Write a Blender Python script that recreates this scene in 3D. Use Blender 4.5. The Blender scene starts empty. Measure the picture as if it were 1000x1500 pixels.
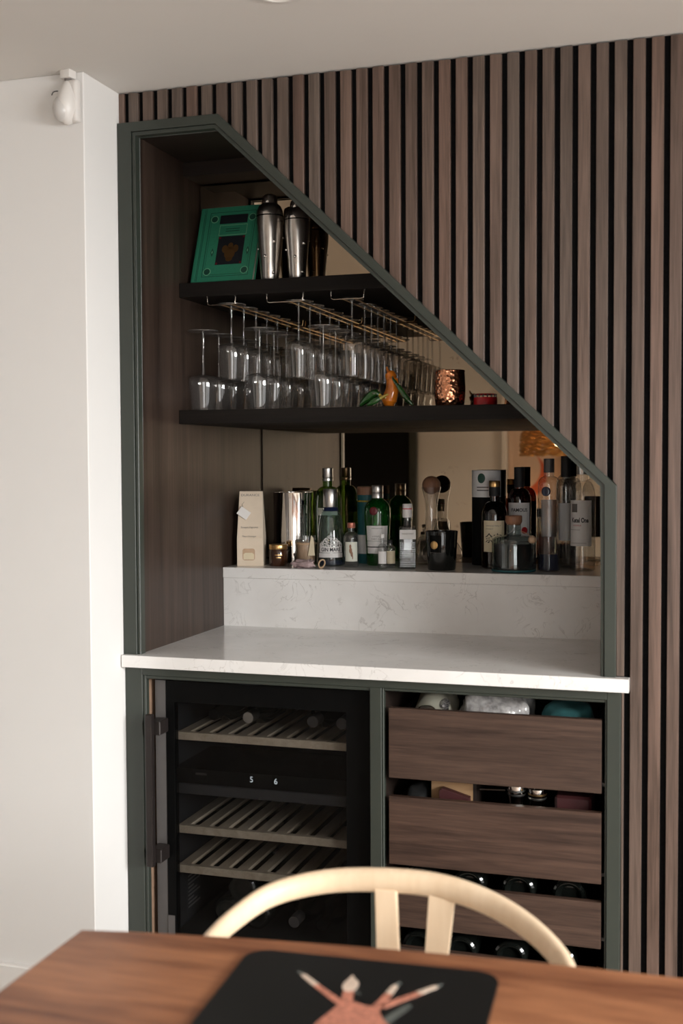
import bpy, bmesh, math, random
from mathutils import Vector, Matrix
random.seed(7)
PI = math.pi
scene = bpy.context.scene
COL = scene.collection

# ------------------------------------------------------------------ camera, world, lights, exposure
CAM = Vector((1.4106, -2.7398, 1.4125))
cam_d = bpy.data.cameras.new('camera'); cam = bpy.data.objects.new('camera', cam_d); COL.objects.link(cam)
R_ = Vector((0.95488402, 0.29693425, -0.00515297)); D_ = Vector((0.00780676, -0.04244279, -0.9990684)); F_ = Vector((-0.29687634, 0.95395422, -0.04284603))
M4 = Matrix.Identity(4)
for r in range(3):
    M4[r][0] = R_[r]; M4[r][1] = -D_[r]; M4[r][2] = -F_[r]; M4[r][3] = CAM[r]
cam.matrix_world = M4
cam_d.sensor_fit = 'VERTICAL'; cam_d.sensor_height = 36.0; cam_d.sensor_width = 24.0
cam_d.lens = 36.0 * 1736.79 / 1500.0
cam_d.clip_start = 0.05
cam_d.dof.use_dof = True; cam_d.dof.focus_distance = 3.38; cam_d.dof.aperture_fstop = 3.4
scene.camera = cam

world = bpy.data.worlds.new('world'); scene.world = world; world.use_nodes = True
world.node_tree.nodes['Background'].inputs[0].default_value = (0.95, 0.97, 1.0, 1)
world.node_tree.nodes['Background'].inputs[1].default_value = 0.35

def area(name, loc, target, sx, sy, power, color):
    l = bpy.data.lights.new(name, 'AREA'); l.shape = 'RECTANGLE'; l.size = sx; l.size_y = sy
    l.energy = power; l.color = color
    o = bpy.data.objects.new(name, l); COL.objects.link(o); o.location = loc
    o.rotation_euler = (Vector(target) - Vector(loc)).to_track_quat('-Z', 'Y').to_euler()
    return o
WX = 3.6                                               # window wall
area('window_daylight', (WX + 1.1, -2.45, 2.55), (0.5, -0.6, 0.55), 2.6, 2.6, 1080, (1.0, 0.985, 0.972))
area('window_glow', (WX + 0.09, -1.98, 1.05), (0.0, -1.98, 1.05), 2.4, 1.85, 27, (1.0, 0.985, 0.97))
area('rear_window_glow', (2.45, -4.29, 1.15), (2.45, 0.0, 1.15), 1.5, 1.7, 38, (1.0, 0.985, 0.97))
scene.view_settings.view_transform = 'Standard'; scene.view_settings.look = 'None'
scene.view_settings.gamma = 1.0; scene.view_settings.use_curve_mapping = False
scene.view_settings.exposure = 0.0
cy = scene.cycles
cy.use_denoising = True
cy.max_bounces = 12; cy.diffuse_bounces = 6; cy.glossy_bounces = 6; cy.transmission_bounces = 8
cy.transparent_max_bounces = 64
cy.caustics_reflective = False; cy.caustics_refractive = False
cy.sample_clamp_indirect = 6.0

# ------------------------------------------------------------------ materials
def nt(name):
    m = bpy.data.materials.new(name); m.use_nodes = True
    t = m.node_tree; b = t.nodes['Principled BSDF']
    return m, t, b
def L(t, a, ao, b, bi): t.links.new(a.outputs[ao], b.inputs[bi])
def N(t, k, **kw):
    n = t.nodes.new(k)
    for a, v in kw.items(): setattr(n, a, v)
    return n
def col(c): return (c[0], c[1], c[2], 1)
def plain(name, c, rough=0.5, metal=0.0, spec=0.5, noise=0.0, nscale=30, bump=0.0, coat=0.0):
    m, t, b = nt(name)
    b.inputs['Roughness'].default_value = rough; b.inputs['Metallic'].default_value = metal
    b.inputs['Specular IOR Level'].default_value = spec; b.inputs['Coat Weight'].default_value = coat
    tc = N(t, 'ShaderNodeTexCoord'); nz = N(t, 'ShaderNodeTexNoise'); nz.inputs['Scale'].default_value = nscale; nz.inputs['Detail'].default_value = 5
    L(t, tc, 'Object', nz, 'Vector')
    cr = N(t, 'ShaderNodeValToRGB'); k = noise
    cr.color_ramp.elements[0].position = 0.3; cr.color_ramp.elements[1].position = 0.7
    cr.color_ramp.elements[0].color = col([v * (1 - k) for v in c]); cr.color_ramp.elements[1].color = col([min(1, v * (1 + k)) for v in c])
    L(t, nz, 'Fac', cr, 'Fac'); L(t, cr, 'Color', b, 'Base Color')
    if bump:
        bp = N(t, 'ShaderNodeBump'); bp.inputs['Strength'].default_value = bump; bp.inputs['Distance'].default_value = 0.002
        L(t, nz, 'Fac', bp, 'Height'); L(t, bp, 'Normal', b, 'Normal')
    return m
def wood(name, c1, c2, axis='Z', scale=14, stretch=22, rough=0.45, spec=0.4, vary=0.25, coat=0.0):
    m, t, b = nt(name)
    tc = N(t, 'ShaderNodeTexCoord'); oi = N(t, 'ShaderNodeObjectInfo'); mp = N(t, 'ShaderNodeMapping')
    s = {'X': (1 / stretch * 1.0, 1, 1), 'Y': (1, 1 / stretch, 1), 'Z': (1, 1, 1 / stretch)}[axis]
    mp.inputs['Scale'].default_value = s
    add = N(t, 'ShaderNodeVectorMath', operation='SCALE'); comb = N(t, 'ShaderNodeCombineXYZ')
    for i in range(3): L(t, oi, 'Random', comb, i)
    L(t, comb, 'Vector', add, 0); add.inputs['Scale'].default_value = 37.0
    va = N(t, 'ShaderNodeVectorMath', operation='ADD')
    L(t, tc, 'Object', mp, 'Vector'); L(t, mp, 'Vector', va, 0); L(t, add, 'Vector', va, 1)
    big = N(t, 'ShaderNodeTexNoise'); big.inputs['Scale'].default_value = scale; big.inputs['Detail'].default_value = 3; big.inputs['Distortion'].default_value = 1.2
    fine = N(t, 'ShaderNodeTexNoise'); fine.inputs['Scale'].default_value = scale * 9; fine.inputs['Detail'].default_value = 6
    L(t, va, 'Vector', big, 'Vector'); L(t, va, 'Vector', fine, 'Vector')
    mx = N(t, 'ShaderNodeMix'); mx.inputs['Factor'].default_value = 0.42; L(t, big, 'Fac', mx, 'A'); L(t, fine, 'Fac', mx, 'B')
    cr = N(t, 'ShaderNodeValToRGB'); cr.color_ramp.elements[0].position = 0.34; cr.color_ramp.elements[1].position = 0.66
    cr.color_ramp.elements[0].color = col(c1); cr.color_ramp.elements[1].color = col(c2)
    L(t, mx, 'Result', cr, 'Fac')
    mr = N(t, 'ShaderNodeMapRange'); mr.inputs['To Min'].default_value = 1 - vary; mr.inputs['To Max'].default_value = 1 + vary; L(t, oi, 'Random', mr, 'Value')
    hs = N(t, 'ShaderNodeHueSaturation'); L(t, mr, 'Result', hs, 'Value'); L(t, cr, 'Color', hs, 'Color')
    mr2 = N(t, 'ShaderNodeMapRange'); mr2.inputs['To Min'].default_value = 1 + vary; mr2.inputs['To Max'].default_value = 1 - vary * 0.6
    fr = N(t, 'ShaderNodeMath', operation='FRACT'); mu = N(t, 'ShaderNodeMath', operation='MULTIPLY'); mu.inputs[1].default_value = 7.3
    L(t, oi, 'Random', mu, 0); L(t, mu, 'Value', fr, 0); L(t, fr, 'Value', mr2, 'Value'); L(t, mr2, 'Result', hs, 'Saturation')
    mr3 = N(t, 'ShaderNodeMapRange'); mr3.inputs['To Min'].default_value = 0.5 - 0.035 * vary; mr3.inputs['To Max'].default_value = 0.5 + 0.03 * vary
    L(t, fr, 'Value', mr3, 'Value'); L(t, mr3, 'Result', hs, 'Hue')
    L(t, hs, 'Color', b, 'Base Color')
    b.inputs['Roughness'].default_value = rough; b.inputs['Specular IOR Level'].default_value = spec; b.inputs['Coat Weight'].default_value = coat
    b.inputs['Coat Roughness'].default_value = 0.25
    bp = N(t, 'ShaderNodeBump'); bp.inputs['Strength'].default_value = 0.15; bp.inputs['Distance'].default_value = 0.001
    L(t, fine, 'Fac', bp, 'Height'); L(t, bp, 'Normal', b, 'Normal')
    return m
def thin_glass(name, tint, rough=0.02, f0=0.05, gain=0.9, body=0.0, bodycol=None):
    m = bpy.data.materials.new(name); m.use_nodes = True; t = m.node_tree; t.nodes.clear()
    out = N(t, 'ShaderNodeOutputMaterial'); mix = N(t, 'ShaderNodeMixShader'); tr = N(t, 'ShaderNodeBsdfTransparent'); gl = N(t, 'ShaderNodeBsdfGlossy')
    tr.inputs['Color'].default_value = col(tint); gl.inputs['Roughness'].default_value = rough
    lw = N(t, 'ShaderNodeLayerWeight'); lw.inputs['Blend'].default_value = 0.5
    pw = N(t, 'ShaderNodeMath', operation='POWER'); pw.inputs[1].default_value = 4.0
    ma = N(t, 'ShaderNodeMath', operation='MULTIPLY_ADD'); ma.inputs[1].default_value = gain; ma.inputs[2].default_value = f0
    L(t, lw, 'Facing', pw, 0); L(t, pw, 'Value', ma, 0); L(t, ma, 'Value', mix, 'Fac')
    src = tr
    if body:
        df = N(t, 'ShaderNodeBsdfDiffuse'); df.inputs['Color'].default_value = col(bodycol or tint); tl = N(t, 'ShaderNodeBsdfTranslucent'); tl.inputs['Color'].default_value = col(bodycol or tint)
        m1 = N(t, 'ShaderNodeMixShader'); L(t, df, 'BSDF', m1, 1); L(t, tl, 'BSDF', m1, 2)
        m2 = N(t, 'ShaderNodeMixShader'); m2.inputs['Fac'].default_value = body; L(t, tr, 'BSDF', m2, 1); L(t, m1, 'Shader', m2, 2); src = m2
    L(t, src, 0, mix, 1); L(t, gl, 'BSDF', mix, 2); L(t, mix, 'Shader', out, 'Surface')
    return m
def emis(name, c, s):
    m, t, b = nt(name); b.inputs['Base Color'].default_value = col(c); b.inputs['Emission Color'].default_value = col(c); b.inputs['Emission Strength'].default_value = s
    return m
def quartz():
    m, t, b = nt('quartz')
    tc = N(t, 'ShaderNodeTexCoord'); n1 = N(t, 'ShaderNodeTexNoise'); n1.inputs['Scale'].default_value = 13; n1.inputs['Detail'].default_value = 8; n1.inputs['Distortion'].default_value = 1.6
    L(t, tc, 'Object', n1, 'Vector')
    cr = N(t, 'ShaderNodeValToRGB'); e = cr.color_ramp.elements
    e[0].position = 0.485; e[0].color = (0, 0, 0, 1); e[1].position = 0.515; e[1].color = (0, 0, 0, 1)
    k = e.new(0.5); k.color = (1, 1, 1, 1)
    L(t, n1, 'Fac', cr, 'Fac')
    n2 = N(t, 'ShaderNodeTexNoise'); n2.inputs['Scale'].default_value = 11; n2.inputs['Detail'].default_value = 2
    L(t, tc, 'Object', n2, 'Vector')
    c2 = N(t, 'ShaderNodeValToRGB'); c2.color_ramp.elements[0].position = 0.44; c2.color_ramp.elements[1].position = 0.60
    L(t, n2, 'Fac', c2, 'Fac')
    mu = N(t, 'ShaderNodeMath', operation='MULTIPLY'); L(t, cr, 'Color', mu, 0); L(t, c2, 'Color', mu, 1)
    mu2 = N(t, 'ShaderNodeMath', operation='MULTIPLY'); L(t, mu, 'Value', mu2, 0); mu2.inputs[1].default_value = 0.5
    n3 = N(t, 'ShaderNodeTexNoise'); n3.inputs['Scale'].default_value = 5; n3.inputs['Detail'].default_value = 5; L(t, tc, 'Object', n3, 'Vector')
    c3 = N(t, 'ShaderNodeValToRGB'); c3.color_ramp.elements[0].position = 0.35; c3.color_ramp.elements[1].position = 0.7
    c3.color_ramp.elements[0].color = (0.72, 0.70, 0.68, 1); c3.color_ramp.elements[1].color = (0.82, 0.805, 0.79, 1); L(t, n3, 'Fac', c3, 'Fac')
    mx = N(t, 'ShaderNodeMix', data_type='RGBA'); L(t, mu2, 'Value', mx, 'Factor'); L(t, c3, 'Color', mx, 6); mx.inputs[7].default_value = (0.36, 0.33, 0.31, 1)
    L(t, mx, 2, b, 'Base Color'); b.inputs['Roughness'].default_value = 0.16
    return m
def mirror_mat():
    m, t, b = nt('bronze_mirror')
    b.inputs['Metallic'].default_value = 1.0; b.inputs['Roughness'].default_value = 0.015
    tc = N(t, 'ShaderNodeTexCoord'); n1 = N(t, 'ShaderNodeTexNoise'); n1.inputs['Scale'].default_value = 55; n1.inputs['Detail'].default_value = 4
    n2 = N(t, 'ShaderNodeTexNoise'); n2.inputs['Scale'].default_value = 7; n2.inputs['Detail'].default_value = 2
    L(t, tc, 'Object', n1, 'Vector'); L(t, tc, 'Object', n2, 'Vector')
    c1 = N(t, 'ShaderNodeValToRGB'); c1.color_ramp.elements[0].position = 0.56; c1.color_ramp.elements[1].position = 0.66; L(t, n1, 'Fac', c1, 'Fac')
    c2 = N(t, 'ShaderNodeValToRGB'); c2.color_ramp.elements[0].position = 0.62; c2.color_ramp.elements[1].position = 0.70; L(t, n2, 'Fac', c2, 'Fac')
    mu = N(t, 'ShaderNodeMath', operation='MULTIPLY'); L(t, c1, 'Color', mu, 0); L(t, c2, 'Color', mu, 1)
    mx = N(t, 'ShaderNodeMix', data_type='RGBA'); L(t, mu, 'Value', mx, 'Factor'); mx.inputs[6].default_value = (0.40, 0.315, 0.225, 1); mx.inputs[7].default_value = (0.25, 0.18, 0.13, 1)
    L(t, mx, 2, b, 'Base Color')
    return m
def hammered():
    m, t, b = nt('hammered_copper')
    b.inputs['Base Color'].default_value = (0.80, 0.36, 0.20, 1); b.inputs['Metallic'].default_value = 1; b.inputs['Roughness'].default_value = 0.22
    tc = N(t, 'ShaderNodeTexCoord'); v = N(t, 'ShaderNodeTexVoronoi'); v.inputs['Scale'].default_value = 110
    L(t, tc, 'Object', v, 'Vector'); bp = N(t, 'ShaderNodeBump'); bp.inputs['Strength'].default_value = 0.6; bp.inputs['Distance'].default_value = 0.004
    L(t, v, 'Distance', bp, 'Height'); L(t, bp, 'Normal', b, 'Normal')
    return m

MT = {}
MT['wall'] = plain('wall_paint', (0.76, 0.745, 0.728), 0.85, spec=0.2, noise=0.015, nscale=3)
MT['ceil'] = plain('ceiling_paint', (0.70, 0.675, 0.645), 0.9, spec=0.2, noise=0.015, nscale=3)
MT['base'] = plain('skirting_paint', (0.80, 0.78, 0.755), 0.5, noise=0.01)
MT['floor'] = wood('floor_oak', (0.42, 0.37, 0.32), (0.54, 0.485, 0.43), 'Y', 5, 14, 0.5, vary=0.1)
MT['felt'] = plain('black_felt', (0.006, 0.006, 0.0065), 0.95, spec=0.1, noise=0.3, nscale=200)
MT['slat'] = wood('walnut_slat', (0.052, 0.0345, 0.026), (0.150, 0.104, 0.083), 'Z', 34, 30, 0.42, spec=0.5, vary=0.20)
MT['green'] = plain('green_paint', (0.029, 0.0345, 0.0275), 0.42, noise=0.05, nscale=6)
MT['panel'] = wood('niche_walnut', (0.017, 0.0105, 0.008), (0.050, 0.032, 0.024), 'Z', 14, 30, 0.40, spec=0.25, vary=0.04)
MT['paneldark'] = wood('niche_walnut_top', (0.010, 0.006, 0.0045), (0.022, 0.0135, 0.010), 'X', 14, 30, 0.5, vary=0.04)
MT['shelf'] = wood('shelf_black_oak', (0.0055, 0.0045, 0.004), (0.012, 0.0095, 0.008), 'X', 16, 26, 0.55, spec=0.15, vary=0.05)
MT['drawer'] = wood('drawer_walnut', (0.027, 0.015, 0.011), (0.078, 0.046, 0.033), 'X', 34, 22, 0.42, vary=0.06)
MT['edge'] = plain('raw_wood_edge', (0.24, 0.15, 0.10), 0.6, noise=0.1)
MT['quartz'] = quartz()
MT['mirror'] = mirror_mat()
MT['black'] = plain('black_metal', (0.0035, 0.0035, 0.0035), 0.22, spec=0.08, noise=0.1)
MT['matblack'] = plain('matt_black', (0.008, 0.008, 0.008), 0.8, spec=0.2, noise=0.1)
MT['handle'] = plain('bronze_black_handle', (0.022, 0.017, 0.016), 0.38, metal=0.3, noise=0.1)
MT['liner'] = plain('fridge_liner', (0.012, 0.0125, 0.014), 0.7, spec=0.2, noise=0.1)
MT['greysteel'] = plain('grey_steel', (0.10, 0.092, 0.09), 0.4, metal=0.3, noise=0.05)
MT['beech'] = wood('fridge_shelf_beech', (0.27, 0.215, 0.155), (0.41, 0.335, 0.255), 'Y', 25, 12, 0.55, vary=0.08)
MT['pane'] = thin_glass('tinted_fridge_glass', (0.74, 0.745, 0.75), 0.01, 0.010, 0.25)
MT['winpane'] = thin_glass('window_glass', (0.97, 0.98, 0.98), 0.0, 0.03, 0.8)
MT['glass'] = thin_glass('clear_glass', (0.93, 0.925, 0.92), 0.05, 0.11, 0.85, 0.03, (0.8, 0.78, 0.76))
MT['glass2'] = thin_glass('bottle_clear_glass', (0.88, 0.89, 0.89), 0.04, 0.10, 0.85, 0.04, (0.8, 0.8, 0.8))
MT['glassfoot'] = thin_glass('clear_glass_foot', (0.90, 0.90, 0.90), 0.10, 0.22, 0.78, 0.20, (0.85, 0.83, 0.81))
MT['ggreen'] = thin_glass('green_glass', (0.16, 0.52, 0.17), 0.03, 0.07, 0.8, 0.30, (0.02, 0.24, 0.03))
MT['golive'] = thin_glass('olive_glass', (0.42, 0.58, 0.22), 0.03, 0.07, 0.8, 0.25, (0.10, 0.24, 0.03))
MT['gblue'] = thin_glass('pale_blue_glass', (0.76, 0.84, 0.83), 0.03, 0.09, 0.9, 0.04, (0.6, 0.7, 0.7))
MT['gdblue'] = plain('deep_blue_glass', (0.012, 0.018, 0.05), 0.08, spec=0.6, noise=0.1)
MT['gbrown'] = thin_glass('whisky_glass', (0.30, 0.12, 0.05), 0.03, 0.08, 0.8)
MT['amber'] = plain('amber_jar_glass', (0.045, 0.016, 0.007), 0.08, spec=0.7, noise=0.1)
MT['darkglass'] = plain('dark_bottle_glass', (0.006, 0.007, 0.006), 0.08, spec=0.6, noise=0.1)
MT['steel'] = plain('brushed_steel', (0.62, 0.58, 0.54), 0.24, metal=1.0, noise=0.05, nscale=60)
MT['chrome'] = plain('polished_chrome', (0.82, 0.78, 0.74), 0.06, metal=1.0, noise=0.01)
MT['silver'] = plain('silver_cap', (0.70, 0.69, 0.68), 0.28, metal=1.0, noise=0.03)
MT['brass'] = plain('brass_wire', (0.60, 0.38, 0.18), 0.3, metal=1.0, noise=0.05)
MT['wire'] = plain('chrome_wire', (0.62, 0.54, 0.46), 0.2, metal=1.0, noise=0.05)
MT['gold'] = plain('gold_lid', (0.72, 0.45, 0.19), 0.28, metal=1.0, noise=0.03)
MT['copper'] = hammered()
MT['white'] = plain('white_paper', (0.74, 0.71, 0.68), 0.7, noise=0.02)
MT['cream'] = plain('cream_card', (0.72, 0.60, 0.47), 0.7, noise=0.03)
MT['label'] = plain('paper_label', (0.78, 0.76, 0.75), 0.6, noise=0.03)
MT['lcream'] = plain('cream_label', (0.70, 0.60, 0.42), 0.6, noise=0.04)
MT['lgreen'] = plain('pale_green_label', (0.70, 0.71, 0.62), 0.6, noise=0.03)
MT['ink'] = plain('black_ink', (0.010, 0.010, 0.012), 0.6)
MT['greyink'] = plain('grey_ink', (0.16, 0.14, 0.13), 0.6)
MT['red'] = plain('red_wax', (0.13, 0.006, 0.014), 0.35, noise=0.1)
MT['dkred'] = plain('dark_red_card', (0.040, 0.005, 0.006), 0.6, noise=0.1)
MT['redtin'] = plain('red_tin', (0.55, 0.016, 0.022), 0.35, noise=0.05)
MT['teal'] = plain('teal_card', (0.014, 0.10, 0.115), 0.5, noise=0.05)
MT['tealcloth'] = plain('teal_cloth', (0.02, 0.10, 0.105), 0.9, noise=0.3, nscale=25, bump=0.5)
MT['cloth'] = plain('pale_cloth', (0.42, 0.40, 0.32), 0.9, noise=0.1, nscale=20, bump=0.4)
MT['plastic'] = plain('clear_plastic_bag', (0.42, 0.40, 0.39), 0.12, spec=0.9, noise=0.45, nscale=60, bump=0.8)
MT['card'] = plain('cardboard', (0.34, 0.20, 0.10), 0.8, noise=0.06)
MT['wax'] = plain('candle_wax', (0.50, 0.34, 0.22), 0.55, noise=0.12, nscale=40)
MT['lilac'] = plain('lilac_organza', (0.34, 0.25, 0.25), 0.5, noise=0.35, nscale=50, bump=0.6)
MT['palewood'] = wood('pale_wood', (0.50, 0.33, 0.19), (0.62, 0.44, 0.28), 'Z', 20, 8, 0.5, vary=0.05)
MT['stopper'] = wood('walnut_ball', (0.20, 0.095, 0.055), (0.32, 0.17, 0.105), 'Z', 20, 8, 0.5, vary=0.05)
MT['bookgreen'] = plain('green_bookcloth', (0.028, 0.215, 0.125), 0.5, noise=0.06, nscale=120)
MT['bookline'] = plain('dark_green_print', (0.008, 0.060, 0.038), 0.5)
MT['bookpale'] = plain('pale_green_print', (0.16, 0.42, 0.25), 0.45)
MT['bookblack'] = plain('black_print', (0.008, 0.010, 0.014), 0.5)
MT['bookgold'] = plain('dull_gold_print', (0.13, 0.065, 0.02), 0.4, metal=0.4)
MT['pages'] = plain('book_pages', (0.55, 0.50, 0.40), 0.8)
MT['orange'] = plain('orange_glass', (0.58, 0.16, 0.012), 0.08, spec=0.8, noise=0.35, nscale=28)
MT['pepper'] = plain('green_glass_solid', (0.012, 0.055, 0.010), 0.07, spec=0.8, noise=0.4, nscale=30)
MT['yellowg'] = plain('yellow_green_glass', (0.30, 0.22, 0.02), 0.08, spec=0.8, noise=0.3)
MT['table'] = wood('table_walnut', (0.150, 0.052, 0.025), (0.44, 0.190, 0.090), 'X', 7, 7, 0.38, spec=0.5, vary=0.0)
MT['chair'] = wood('chair_beech', (0.76, 0.57, 0.385), (0.84, 0.66, 0.47), 'Z', 10, 10, 0.42, vary=0.03)
MT['cord'] = plain('paper_cord', (0.50, 0.38, 0.24), 0.8, noise=0.2, nscale=150, bump=0.6)
MT['mat'] = plain('black_placemat', (0.007, 0.007, 0.007), 0.35, noise=0.1)
MT['dress'] = plain('coral_print', (0.50, 0.20, 0.135), 0.5, noise=0.45, nscale=170)
MT['skin'] = plain('ivory_print', (0.66, 0.52, 0.42), 0.5, noise=0.1, nscale=90)
MT['greyprint'] = plain('grey_print', (0.10, 0.11, 0.10), 0.5, noise=0.2, nscale=90)
MT['sensor'] = plain('white_sensor_plastic', (0.72, 0.69, 0.66), 0.35, noise=0.01)
MT['lens'] = plain('sensor_lens_plastic', (0.55, 0.53, 0.51), 0.25, noise=0.02)
MT['rattan'] = plain('rattan_cane', (0.52, 0.27, 0.075), 0.5, noise=0.3, nscale=60)
MT['doordark'] = plain('dark_door', (0.004, 0.004, 0.004), 0.7, spec=0.15, noise=0.1)
MT['poster'] = plain('poster_paper', (0.70, 0.52, 0.40), 0.7, noise=0.03)
MT['posterorange'] = plain('poster_orange', (0.62, 0.13, 0.05), 0.7)
MT['lamp'] = emis('downlight_face', (1.0, 0.93, 0.85), 1.2)
MT['digit'] = emis('display_digit', (0.85, 0.93, 1.0), 0.55)
MT['bulb'] = emis('warm_bulb', (1.0, 0.72, 0.40), 6.0)

# ------------------------------------------------------------------ geometry helpers
def link(o, parent=None):
    COL.objects.link(o)
    if parent is not None: o.parent = parent
    return o
def obj(name, bm, mat, parent=None, smooth=False, loc=None, rot=None):
    me = bpy.data.meshes.new(name)
    if isinstance(bm, bmesh.types.BMesh):
        bmesh.ops.recalc_face_normals(bm, faces=bm.faces[:])
        bm.to_mesh(me); bm.free()
    else:
        me = bm
    me.materials.clear(); me.materials.append(MT[mat] if isinstance(mat, str) else mat)
    if smooth:
        me.polygons.foreach_set('use_smooth', [True] * len(me.polygons))
        if smooth != 'all': me.set_sharp_from_angle(angle=math.radians(38))
    me.update()
    o = bpy.data.objects.new(name, me)
    if loc is not None: o.location = loc
    if rot is not None: o.rotation_euler = rot
    return link(o, parent)
def tag(o, label, cat, group=None):
    o['label'] = label; o['category'] = cat
    if group: o['group'] = group
    return o
def thing(name, label, cat, loc=(0, 0, 0), rz=0.0, group=None, rot=None):
    o = bpy.data.objects.new(name, None); o.empty_display_size = 0.05
    o.location = loc; o.rotation_euler = rot if rot else (0, 0, rz)
    link(o); return tag(o, label, cat, group)
def struct(o): o['kind'] = 'structure'; return o
def box(x0, x1, y0, y1, z0, z1, bev=0.0, bm=None, seg=1):
    b = bmesh.new()
    v = [b.verts.new(p) for p in [(x0, y0, z0), (x1, y0, z0), (x1, y1, z0), (x0, y1, z0), (x0, y0, z1), (x1, y0, z1), (x1, y1, z1), (x0, y1, z1)]]
    for f in [(3, 2, 1, 0), (4, 5, 6, 7), (0, 1, 5, 4), (1, 2, 6, 5), (2, 3, 7, 6), (3, 0, 4, 7)]: b.faces.new([v[i] for i in f])
    if bev: bmesh.ops.bevel(b, geom=b.edges[:], offset=bev, segments=seg, affect='EDGES', profile=0.6)
    if bm is None: return b
    me = bpy.data.meshes.new('t'); b.to_mesh(me); b.free(); bm.from_mesh(me); bpy.data.meshes.remove(me); return bm
def prism(pts, a0, a1, axis='Y', bev=0.0, seg=2):
    """polygon pts extruded along an axis; pts are (X,Z) for Y, (X,Y) for Z, (Y,Z) for X"""
    b = bmesh.new()
    def P(p, a): return {'Y': (p[0], a, p[1]), 'Z': (p[0], p[1], a), 'X': (a, p[0], p[1])}[axis]
    A = [b.verts.new(P(p, a0)) for p in pts]; B = [b.verts.new(P(p, a1)) for p in pts]
    n = len(pts); fa = b.faces.new(A); fb = b.faces.new(B[::-1])
    for i in range(n): b.faces.new([A[i], B[i], B[(i + 1) % n], A[(i + 1) % n]])
    if bev:
        es = set(fa.edges) | set(fb.edges)
        bmesh.ops.bevel(b, geom=list(es), offset=bev, segments=seg, affect='EDGES', profile=0.6)
    return b
def lathe(prof, seg=28, bm=None, c=(0, 0), close=False):
    b = bm or bmesh.new(); rings = []
    for r, z in prof:
        if r < 1e-6: rings.append([b.verts.new((c[0], c[1], z))])
        else: rings.append([b.verts.new((c[0] + r * math.cos(2 * PI * i / seg), c[1] + r * math.sin(2 * PI * i / seg), z)) for i in range(seg)])
    for k in range(len(rings) - 1):
        A, B = rings[k], rings[k + 1]
        for i in range(seg):
            j = (i + 1) % seg
            if len(A) == 1 and len(B) == 1: continue
            if len(A) == 1: b.faces.new([A[0], B[i], B[j]])
            elif len(B) == 1: b.faces.new([A[i], B[0], A[j]])
            else: b.faces.new([A[i], A[j], B[j], B[i]])
    return b
def smoothpath(pts, n=8, closed=False):
    P = [Vector(p) for p in pts]; out = []
    m = len(P)
    for i in range(m if closed else m - 1):
        p0 = P[(i - 1) % m] if closed or i > 0 else P[0] * 2 - P[1]
        p1 = P[i]; p2 = P[(i + 1) % m]
        p3 = P[(i + 2) % m] if closed or i + 2 < m else P[-1] * 2 - P[-2]
        for k in range(n):
            t = k / n
            out.append(0.5 * ((2 * p1) + (p2 - p0) * t + (2 * p0 - 5 * p1 + 4 * p2 - p3) * t * t + (3 * p1 - p0 - 3 * p2 + p3) * t ** 3))
    if not closed: out.append(P[-1])
    return out
def tube(path, rad, seg=10, bm=None, closed=False, flat=1.0, up=(0, 0, 1)):
    """round or elliptical tube; rad number or list; flat squeezes it across 'up'"""
    b = bm or bmesh.new(); P = [Vector(p) for p in path]; n = len(P); rings = []
    for i in range(n):
        t = (P[(i + 1) % n] - P[i - 1]) if closed else (P[min(i + 1, n - 1)] - P[max(i - 1, 0)])
        t.normalize(); u = Vector(up)
        if abs(t.dot(u)) > 0.95: u = Vector((0, 1, 0)) if abs(t.y) < 0.9 else Vector((1, 0, 0))
        s = t.cross(u).normalized(); w = s.cross(t).normalized()
        r = rad[i] if isinstance(rad, (list, tuple)) else rad
        rings.append([b.verts.new(P[i] + s * (math.cos(2 * PI * k / seg) * r * flat) + w * (math.sin(2 * PI * k / seg) * r)) for k in range(seg)])
    m = n if closed else n - 1
    for i in range(m):
        A = rings[i]; B = rings[(i + 1) % n]
        for k in range(seg):
            j = (k + 1) % seg; b.faces.new([A[k], A[j], B[j], B[k]])
    if not closed: b.faces.new(rings[0][::-1]); b.faces.new(rings[-1])
    return b
def patch(r, a0, a1, z0, z1, seg=14, zr=None, th=0.0004):
    """a thin label wrapped on a bottle, facing local -Y; zr may give radius at height"""
    b = bmesh.new(); g = []
    nz = 4
    for k in range(nz + 1):
        z = z0 + (z1 - z0) * k / nz; rr = zr(z) if zr else r
        g.append([[b.verts.new((q * math.sin(a0 + (a1 - a0) * i / seg), -q * math.cos(a0 + (a1 - a0) * i / seg), z)) for i in range(seg + 1)] for q in (rr, rr + th)])
    for k in range(nz):
        for i in range(seg):
            for w in (0, 1): b.faces.new([g[k][w][i], g[k][w][i + 1], g[k + 1][w][i + 1], g[k + 1][w][i]])
        for i in (0, seg): b.faces.new([g[k][0][i], g[k][1][i], g[k + 1][1][i], g[k + 1][0][i]])
    for k in (0, nz):
        for i in range(seg): b.faces.new([g[k][0][i], g[k][0][i + 1], g[k][1][i + 1], g[k][1][i]])
    return b
def text(s, size, width=None, bold=0.0):
    cu = bpy.data.curves.new('t', 'FONT'); cu.body = s; cu.size = size; cu.offset = bold * size; cu.align_x = 'CENTER'; cu.align_y = 'CENTER'; cu.resolution_u = 3
    o = bpy.data.objects.new('t', cu); COL.objects.link(o)
    bpy.context.view_layer.update()
    me = bpy.data.meshes.new_from_object(o.evaluated_get(bpy.context.evaluated_depsgraph_get()))
    bpy.data.objects.remove(o); bpy.data.curves.remove(cu)
    if width and len(me.vertices):
        w = max(v.co.x for v in me.vertices) - min(v.co.x for v in me.vertices)
        for v in me.vertices: v.co.x *= width / max(w, 1e-6)
    return me
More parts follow.
